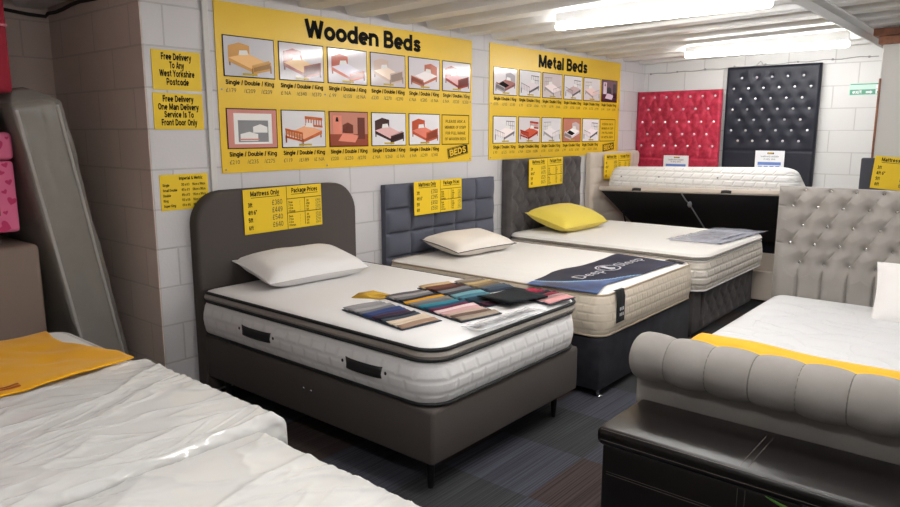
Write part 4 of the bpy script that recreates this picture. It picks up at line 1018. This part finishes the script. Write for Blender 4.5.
for j in range(7):
    k = 5 if j % 2 == 0 else 6; z = 2.185 - j * .1135
    for i in range(k): btn.append((.085 + (.08 if k == 5 else 0) + i * .157, z))
mb = MB(); pad(mb, (8.16, 2.785, 0), LEFT, UP, W_, H_, .06, tuft(btn, .022, .03, [(0, 1.40, W_, 1.40)], .008, .5), 80, 160, edge=.03); mb.build('padded_panel', BLEATHER, t, sharp=80)
crystals(t, btn, (8.16, 2.785, 0), .047, .0135)
def notice(o, W, H, label):
    fl = Flat(o, LEFT, UP); t = thing('notice_card', fl.p(W / 2, 0), label, 'notice card', 'white notice cards on the tall headboards')
    mb = MB(); fl.slab(mb, 0, W, 0, H, 0, .003); mb.build('card', CARD, t)
    mb = MB(); h = .0036
    f3 = Flat(fl.p(W * .42, H * .84, 0), LEFT, UP); f3.slab(mb, 0, W * .22, 0, H * .08, .003, .004, 0)
    fl.text(mb, 'BEDS', W * .53, H * .85, .022, .0044, 2, 'c', .02, 1, W * .17)
    for i, s in enumerate(('headboards available', 'in any size')): fl.text(mb, s, W * .5, H * (.70 - i * .12), .028, h, 3, 'c', .01, 1, W * (.62 - .22 * i))
    fl.rect(mb, W * .1, W * .9, H * .34, H * .48, h, 1)
    for i in range(4): fl.rect(mb, W * (.12 + i * .2), W * (.26 + i * .2), H * .26, H * .3, h, 1)
    fl.text(mb, 'ask for prices', W * .5, H * .1, .022, h, 3, 'c', .01, 1, W * .5)
    mb.build('card_print', [BLK, BLUE, YEL, GREY_PRINT], t)
notice((7.985, 3.415, 1.14), .30, .19, 'white notice card at the foot of the red headboard')
notice((8.085, 2.41, 1.165), .30, .235, 'white notice card with blue band on the tall black headboard')
# green exit sign on the far wall
t = thing('exit_sign', (WX, 1.42, 1.96), 'green fire exit sign on the white far wall beside the wall end', 'sign')
fl = Flat((WX - .001, 1.575, 1.965), LEFT, UP); EXW = .31; EXH = .12
GRN = mat('exit_green', (62, 140, 112), .3); PGR = mat('exit_pale_green', (186, 216, 206), .3)
mb = MB(); fl.slab(mb, 0, EXW, 0, EXH, 0, .004); mb.build('sign_plate', PGR, t)
mb = MB(); fl.rect(mb, .008, EXW - .008, .007, .058, .0045, 0); fl.rect(mb, .008, EXW - .008, .105, .115, .0045, 0)
fl.text(mb, 'Fire exit', .02, .07, .035, .0045, 0, 'l', .01, 1, .12) if False else None
fl.text(mb, 'exit', .03, .018, .052, .005, 1, 'l', .02, 1, .085)
fl.poly(mb, [(.15, .02), (.19, .02), (.19, .012), (.21, .03), (.19, .048), (.19, .04), (.15, .04)][::1], .005, 1)
fl.rect(mb, .235, .285, .012, .055, .005, 1); fl.rect(mb, .235, .285, .065, .1, .005, 1)
fl.poly(mb, [(.25, .015), (.262, .03), (.272, .015), (.278, .018), (.268, .04), (.256, .046), (.246, .034)], .0054, 0)
mb.build('sign_print', [GRN, CARD], t)
# clipped cable along the top of the far wall
mb = MB(); cp = []
for i in range(30):
    yy = 3.72 - i * .082; cp.append((WX - .006, yy, zc(yy) - .115 + .006 * math.sin(i * 1.7)))
mb.tube(cp, .004, 6)
for i in range(0, 30, 4): mb.box(WX - .014, WX, cp[i][1] - .008, cp[i][1] + .008, cp[i][2] - .01, cp[i][2] + .01)
mb.tube([(WX - .006, 2.5, zc(2.5) - .11), (WX - .008, 2.46, zc(2.5) - .07), (WX - .008, 2.42, zc(2.5) - .12), (WX - .006, 2.4, 2.25)], .004, 6)
tag(mb.build('wall_cable', mat('grey_cable', (140, 138, 138), .6)), 'thin grey cable clipped along the top of the far wall', 'cable')
# dark headboard beyond the sleigh bed, with its own price card
t = thing('headboard', (6.93, .55, 0), 'plain dark grey headboard standing behind the pale tufted headboard', 'headboard')
mb = MB(); mb.box(6.90, 6.96, -.1, 1.185, .35, 1.382, .015, 3); mb.build('padded_panel', mat('dark_slate_fabric', (70, 72, 80), .8, spec=.3), t)
for yy in (.1, .95):
    mb = MB(); mb.box(6.92, 6.95, yy, yy + .07, 0, .36, .003, 1); mb.build('headboard_strut', WOOD, t)
a = R(-4); price_card((6.896, 1.098, 1.13), (0, -math.cos(a), math.sin(a)), (0, math.sin(a), math.cos(a)), .60, .275, ('£280', '£349', '£399', '£499'), 'yellow price card on the dark headboard at the right edge')

# ---------------------------------------------------------------- sleigh bed on the right
S0, S1 = -.13, 1.255                                          # Y range
t = thing('sleigh_bed', (3.85, .56, 0), 'pale grey velvet sleigh bed with rolled footboard and crystal tufted headboard', 'bed')
W_, H_ = S1 - S0 + .015, 1.165
btn = []
for j, z in enumerate((1.236, 1.13, 1.008, .886, .764)):
    k = 9 if j % 2 else 8
    for i in range(k):
        yy = 1.177 - i * .1455 if j % 2 else 1.11 - i * .1455
        if yy > S0 + .05: btn.append((S1 + .012 - yy + .0, z - .09))
cr = []
for a, b in btn:
    for c, d in btn:
        if .08 < b - d < .14 and -.1 < c - a < 0: cr.append((a, b, c, d))       # folds run one way only, up to the right
for a, b in btn:
    if b < .69: cr.append((a, b, a, b - .24))
    if b > 1.1: cr.append((a, b, a, b + .08))
for a, b in btn:
    if a < .1: cr.append((0, b, a, b))
mb = MB(); pad(mb, (4.97, S1 + .042, .085), LEFT, UP, W_, H_, .09, tuft(btn, .055, .03, cr, .0075, .36), 260, 220, edge=.05); mb.build('headboard', GVEL, t, sharp=80)
crystals(t, btn, (4.97, S1 + .042, .085), .046, .0135, CRYSTAL2)
for yy in (S1 - .05, S0):
    mb = MB(); mb.box(2.86, 4.88, yy, yy + .05, .08, .40, .012, 2); mb.build('side_rail', GVEL, t)
mb = MB(); mb.box(2.77, 2.87, S0, S1 + .004, .06, .67, .012, 2); fb = mb.build('footboard', GVEL, t)
mb = MB(); rings = []; RC = (2.745, .655); seams = [1.255 - .1665 * i for i in range(10)]
NY = 260
for i in range(NY + 1):
    yy = S1 - .006 - (S1 - S0 - .006) * i / NY
    ph = abs(math.sin(math.pi * (1.255 - yy) / .1665)); rr = .088 + .015 * ph ** .45
    e = min(yy - S0, S1 - .006 - yy); rr *= math.sqrt(max(0.02, 1 - max(0, 1 - e / .04) ** 2)) * .35 + .65 if e < .04 else 1
    rings.append([Vector((RC[0] + rr * 1.12 * math.cos(a * math.pi / 12), yy, RC[1] + rr * math.sin(a * math.pi / 12))) for a in range(24)])
mb.loft(rings); mb.build('padded_roll', GVEL, t, sharp=80)
for s in seams[1:8]:
    mb = MB(); mb.tube([(RC[0] + .1 * math.cos(R(a)), s, RC[1] + .0893 * math.sin(R(a))) for a in range(70, 260, 10)], .003, 6)
    mb.build('seam_stitching', STITCH, t)
for lx in (2.83, 4.9):
    for ly in (S0 + .06, S1 - .08):
        mb = MB(); mb.box(lx - .025, lx + .025, ly - .025, ly + .025, 0, .088, .004, 1); mb.build('leg', BLKP, t)
mb = MB(); mb.box(2.88, 4.87, S0 + .055, S1 - .055, .25, .29); mb.build('slat_deck', WOOD, t)
t = thing('mattress', (3.85, .56, .3), 'white leaf-quilted mattress on the pale grey sleigh bed', 'mattress')
mb = MB(); mattress_body(mb, 2.885, 4.872, S0 + .005, S1 + .005, .292, .545, .09, .04, .008, .012); mb.build('quilted_body', TICK5, t)
mb = MB(); ring_piping(mb, 2.885, 4.872, S0 + .005, S1 + .005, .09, .52, .005, .006); mb.build('edge_piping', WHITEF, t)
mb = MB()
def rn(a, b):
    y = 1.245 - 1.3 * a; x = 2.98 + (.53 - .05 * a + .02 * math.sin(a * 9)) * b
    return Vector((x, y, .572 + .008 * noise.noise(Vector((x * 5, y * 3, 3))) + .012 * max(0, math.sin(b * 9 + a * 5)) * b * .6))
mb.grid(60, 20, rn)
tag(mb.build('bed_runner', YTHROW, None, thick=.003, sharp=80), 'mustard yellow runner folded across the foot of the sleigh bed', 'bed runner')
make_pillow('pillow', .66, .42, .15, xform(4.62, .33, .70, 90, 0) @ Matrix.Rotation(R(-48), 4, 'X') @ Matrix.Rotation(R(4), 4, 'Z'), WHITEF, 'white pillow leaning on the crystal tufted headboard at right', seed=9)

# black leather bench at the foot of the sleigh bed
t = thing('storage_bench', (2.51, .45, 0), 'black leather storage bench in front of the rolled footboard', 'bench')
mb = MB(); mb.box(2.325, 2.68, -.2, 1.185, .02, .412, .015, 2); mb.build('bench_body', BROWNL, t)
mb = MB(); mb.box(2.302, 2.70, -.22, 1.2, .41, .482, .022, 3); mb.build('padded_lid', BROWNL, t)
mb = MB()
for yy in (.645, .67): mb.tube([(2.308, yy, .474), (2.33, yy, .4825), (2.6, yy, .4825), (2.69, yy, .478)], .0011, 6); mb.tube([(2.3235, yy, .04), (2.3235, yy, .40)], .0011, 6)
for zz in (.30, .29): mb.tube([(2.3235, 1.16, zz), (2.3235, .3, zz), (2.3235, -.18, zz)], .0011, 6)
mb.tube([(2.308, 1.18, .4755), (2.308, .3, .4755), (2.308, -.18, .4755)], .0012, 6); mb.tube([(2.3025, 1.18, .435), (2.3025, .3, .435), (2.3025, -.18, .435)], .0012, 6)
mb.build('stitching', STITCH, t)
for ly in (-.1, 1.1):
    for lx in (2.38, 2.63):
        mb = MB(); mb.cyl((lx, ly, 0), (lx, ly, .024), .02, .02, 12); mb.build('foot', BLKP, t)
t = thing('swing_tag', (2.29, .55, .36), 'small green and white tag poking out below the bench lid', 'tag')
mb = MB(); mb.add([(2.331, .60, .404), (2.306, .49, .395), (2.30, .46, .372), (2.32, .52, .38)], [[0, 1, 2, 3]]); mb.build('green_tag', mat('green_paper', (110, 170, 80), .5), t, thick=.0015)
mb = MB(); mb.add([(2.304, .505, .388), (2.298, .455, .382), (2.296, .44, .37), (2.304, .478, .372)], [[0, 1, 2, 3]]); mb.build('white_tag', CARD, t, thick=.0015)

# ---------------------------------------------------------------- left: wrapped mattresses
def wrapped(y0, y1, x0, x1, z1, name_label, base_label, yw0, yw1, seed, flare=0.02):
    tb = thing('divan', ((x0 + x1) / 2, (y0 + y1) / 2, 0), base_label, 'bed base')
    b = MB(); b.box(x0 + .02, x1 - .02, y0 + .02, y1 - .02, .03, z1 - .235, .012, 2); b.build('base_box', CHAR, tb)
    for lx in (x0 + .1, x1 - .1):
        for ly in (y0 + .1, y1 - .1):
            b = MB(); b.cyl((lx, ly, 0), (lx, ly, .034), .022, .02, 12); b.build('glide_foot', BLKP, tb)
    t = thing('mattress', ((x0 + x1) / 2, (y0 + y1) / 2, z1 - .23), name_label, 'mattress')
    b = MB(); mattress_body(b, x0, x1, y0, y1, z1 - .23, z1 - .012, .1, .03, .008, .01); b.build('mattress_body', WMAT, t)
    b = MB(); ring_piping(b, x0, x1, y0, y1, .1, z1 - .02, .007, .006); b.build('edge_piping', WHITEF, t)
    # polythene cover: top sheet that folds down over the edges
    ext = .2
    def f(a, c):
        U = x0 - ext + (x1 - x0 + 2 * ext) * a; Vv = yw0 - (ext if yw0 <= y0 + .01 else 0) + (yw1 - yw0 + (ext if yw0 <= y0 + .01 else 0) + (ext if yw1 >= y1 - .01 else 0)) * c
        du = max(0, U - x1, x0 - U); dv = max(0, Vv - y1, y0 - Vv)
        r = .035
        def fold(d):
            if d < r * 1.57: return r * math.sin(d / r), r * (1 - math.cos(d / r))
            return r, r + d - r * 1.57
        ox, dzx = fold(du); oy, dzy = fold(dv)
        x = min(max(U, x0), x1) + (ox if U > x1 else -ox if U < x0 else 0) * .8 - (.03 if U > x1 else 0) * 0
        y = min(max(Vv, y0), y1) + (oy if Vv > y1 else -oy if Vv < y0 else 0) * (.8 + flare * 8 * min(1, dv / .1))
        z = z1 + .006 - max(dzx, dzy)
        n1 = noise.noise(Vector((U * 1.6 + Vv * 1.1 + seed, Vv * 5.5 - U * 1.6, seed * 1.3)))
        n2 = noise.noise(Vector((U * 4 - Vv * 2, Vv * 11 + U * 4, seed * 2.1)))
        n3 = noise.noise(Vector((U * 16, Vv * 26 + U * 9, seed)))
        ridge = (1 - abs(n1) * 2.2); ridge = max(0, ridge) ** 3
        r2 = max(0, 1 - abs(n2) * 3) ** 3; n4 = noise.noise(Vector((U * 3 + Vv * 2.5, Vv * 17 - U * 5, seed * .7))); r4 = max(0, 1 - abs(n4) * 5) ** 2 * max(0, min(1, n1 * 3 + .5)); w = .010 * ridge + .005 * r2 + .004 * r4 + .0025 * n2 + .0012 * n3 + .003
        edge = min(1, (du + dv) / .05)
        z += w * (1 - .6 * edge); x += (.012 * n2 + .008 * n3) * edge; y += (.018 * n2 + .010 * n3) * edge
        return Vector((x, y, z))
    b = MB(); b.grid(200, 280, f); b.build('polythene_cover', FILM, t, sharp=180, thick=.0008)
    return t
wrapped(1.98, 3.80, .46, 1.385, .60, 'white mattress in polythene with mustard cloth on its far end', 'dark divan base under the far wrapped mattress', 1.98, 2.93, 3.0)
wrapped(.15, 1.90, .36, 1.262, .60, 'white mattress fully wrapped in polythene nearest the camera', 'dark divan base under the near wrapped mattress', .15, 1.90, 11.0, .0)
mb = MB()
def th(a, b):
    y = 2.86 + .82 * b; x1 = 1.335 - .09 * b + .03 * math.sin(b * 7); x = .55 + (x1 - .55) * a
    y += .05 * (1 - b) * a
    nz = noise.noise(Vector((x * 3 + 5, y * 4, 2))); n2 = noise.noise(Vector((x * 9 + y * 6, y * 9, 7)))
    dimple = -.02 * math.exp(-((x - 1.10) ** 2 + (y - 3.2) ** 2) / .004)
    return Vector((x, y, .626 + .014 * nz + .010 * n2 + dimple))
mb.grid(60, 50, th)
tag(mb.build('folded_cloth', YTHROW, None, thick=.005, sharp=80), 'mustard yellow cloth lying on the far wrapped mattress', 'cloth')
mb = MB()
for k in range(2):
    mb.grid(20, 1, lambda a, b: th(0.02 + .42 * a, .05 + .035 * k + .022 * b) + Vector((0, 0, .009)))
mb.build('hem_stripe', mat('rust_stripe', (176, 96, 20), .85), [o for o in bpy.data.objects if o.name.startswith('folded_cloth') and o.parent is None][0], thick=.001)

# wrapped mattress leaning in the alcove
t = thing('mattress', (1.7, 4.4, 0), 'dusty plastic wrapped mattress standing on end and leaning in the alcove', 'mattress')
lean = Matrix.Translation((1.872, 4.10, .0)) @ Matrix.Rotation(R(-9.4), 4, 'Y')
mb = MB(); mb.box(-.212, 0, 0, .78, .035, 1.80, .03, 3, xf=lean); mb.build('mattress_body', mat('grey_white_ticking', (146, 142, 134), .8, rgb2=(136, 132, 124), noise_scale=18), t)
mb = MB()
for xx in (-.208, -.004): mb.tube([lean @ Vector((xx, -.003, z)) for z in (.07, .5, 1.0, 1.4, 1.77)], .008, 8)
mb.build('edge_piping', WHITEF, t)
mb = MB()
def bag(a, b):
    s = a * 4; W_, D_ = .25, .83
    x, y = [(-W_ + .018 + W_ * s, -.012), (.018, -.012 + D_ * (s - 1)), (.018 - W_ * (s - 2), D_ - .012), (-W_ + .018, D_ - .012 - D_ * (s - 3))][min(3, int(s))] if s < 4 else (-W_ + .018, -.012)
    z = .02 + 1.86 * b; k = max(0, (b - .955) / .045)
    x = x + (-.15 - x) * k * .8; y = y + (.2 - y) * k * .5 if k > 0 else y
    nz = noise.noise(Vector((x * 9 + 3, y * 6, z * 3))); n2 = noise.noise(Vector((x * 20, y * 14, z * 13)))
    return lean @ Vector((x + .012 * nz + .006 * n2, y - abs(.012 * nz + .006 * n2), z))
mb.grid(80, 60, bag); mb.build('polythene_bag', FILM2, t, sharp=180, thick=.0008)

# stacked goods at the far left
t = thing('divan', (.9, 4.45, 0), 'low grey bed base standing behind the far wrapped mattress', 'bed base')
mb = MB(); mb.box(.35, 1.30, 3.95, 4.9, .03, .48, .015, 2); mb.build('base_box', mat('grey_brown_fabric', (110, 106, 102), .9), t)
for lx in (.45, 1.2):
    mb = MB(); mb.cyl((lx, 4.05, 0), (lx, 4.05, .034), .02, .02, 12); mb.build('glide_foot', BLKP, t)
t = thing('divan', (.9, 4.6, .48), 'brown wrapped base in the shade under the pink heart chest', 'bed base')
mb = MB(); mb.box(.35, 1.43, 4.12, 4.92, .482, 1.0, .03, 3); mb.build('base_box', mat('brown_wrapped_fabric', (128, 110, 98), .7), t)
PINK = mat('pink_fabric', (222, 110, 150), .8); HOT = mat('deep_pink_print', (196, 50, 104), .8)
t = thing('storage_chest', (.95, 4.4, 1.0), 'pink heart-patterned chest on chrome feet with a picture card', 'chest')
def heart(fl, mb, cx, cy, s, h, rot=0):
    pts = []
    for k in range(20):
        a = 2 * math.pi * k / 20; x = .8 * math.sin(a) ** 3; y = .65 * math.cos(a) - .25 * math.cos(2 * a) - .1 * math.cos(3 * a)
        pts.append((cx + s * (x * math.cos(rot) - y * math.sin(rot)), cy + s * (x * math.sin(rot) + y * math.cos(rot))))
    fl.poly(mb, pts[::-1], h, 1)
mb = MB(); mb.box(.55, 1.36, 4.16, 4.85, 1.072, 1.45, .02, 3)
fl = Flat((.035, 4.1595, 0), UPX, UPZ)
for (a, b, s, r) in ((1.28, 1.43, .02, .3), (1.26, 1.39, .018, -.4), (1.29, 1.34, .022, .2), (1.265, 1.29, .018, .5), (1.295, 1.24, .03, -.3), (1.26, 1.18, .016, .2), (1.25, 1.105, .04, 1.2), (1.1, 1.1, .03, .2), (.95, 1.11, .035, .5), (1.2, 1.42, .02, .8), (1.1, 1.425, .018, -.3), (.98, 1.43, .02, .3), (.8, 1.1, .03, .2), (.7, 1.25, .035, .7), (.7, 1.39, .03, 0)): heart(fl, mb, a, b, s, .001, r)
mb.build('chest_body', [PINK, HOT], t)
mb = MB(); mb.box(.545, 1.365, 4.155, 4.855, 1.455, 1.60, .025, 3)
fl2 = Flat((.035, 4.154, 0), UPX, UPZ)
for (a, b, s, r) in ((1.25, 1.53, .04, .2), (1.20, 1.57, .018, .6), (1.3, 1.57, .012, 0), (1.14, 1.50, .035, -.4), (1.02, 1.55, .03, .4), (.9, 1.51, .035, .1), (.75, 1.54, .03, .5)): heart(fl2, mb, a, b, s, .001, r)
mb.build('chest_lid', [PINK, HOT], t)
mb = MB(); fl.slab(mb, .92, 1.235, 1.165, 1.375, .001, .005, 0); fl.slab(mb, .93, 1.225, 1.175, 1.365, .005, .006, 1); fl.rect(mb, 1.0, 1.18, 1.2, 1.34, .0065, 2); fl.rect(mb, 1.17, 1.2, 1.25, 1.29, .0068, 3); mb.build('picture_card', [WOOD, CARD, pmat((220, 200, 180)), pmat((196, 150, 60))], t)
for lx in (.62, 1.27):
    for ly in (4.25, 4.8):
        mb = MB(); mb.cyl((lx, ly, 1.0), (lx, ly, 1.03), .022, .026, 14); mb.cyl((lx, ly, 1.03), (lx, ly, 1.075), .012, .018, 12); mb.build('chrome_foot', CHROME, t)
t = thing('cardboard_box', (.95, 4.5, 1.6), 'dark brown box on top of the pink heart chest', 'box')
mb = MB(); mb.box(.6, 1.33, 4.2, 4.82, 1.603, 1.74, .012, 2); mb.build('box_body', mat('dark_brown_card', (84, 62, 56), .85), t)
t = thing('divan', (.95, 4.5, 1.74), 'crimson bed base on chrome feet at the top of the left stack', 'bed base')
mb = MB(); mb.box(.5, 1.38, 4.12, 4.88, 1.80, 2.33, .02, 3); mb.build('base_box', mat('crimson_fabric', (150, 18, 44), .8), t)
mb = MB(); mb.box(.498, 1.382, 4.118, 4.882, 2.13, 2.145, .004, 1); mb.build('trim_band', mat('pale_pink_trim', (210, 130, 140), .8), t)
for lx in (.64, 1.235):
    for ly in (4.25, 4.75):
        mb = MB(); mb.cyl((lx, ly, 1.741), (lx, ly, 1.765), .024, .027, 14); mb.cyl((lx, ly, 1.765), (lx, ly, 1.805), .014, .02, 12); mb.build('chrome_foot', CHROME, t)

cw_ = [(1.0 + .1 * i, 4.985, zc(5.0) - .03 - .012 * math.sin(i * .9)) for i in range(10)] + [(1.91, 4.97 - .12 * i, zc(5.0 - .12 * i) - .022 - .008 * math.sin(i * 1.3)) for i in range(9)]
mb = MB(); mb.tube(cw_, .011, 8)
tag(mb.build('ceiling_cable', mat('dark_cable', (40, 36, 36), .7)), 'dark cable along the top edge of the alcove walls', 'cable')
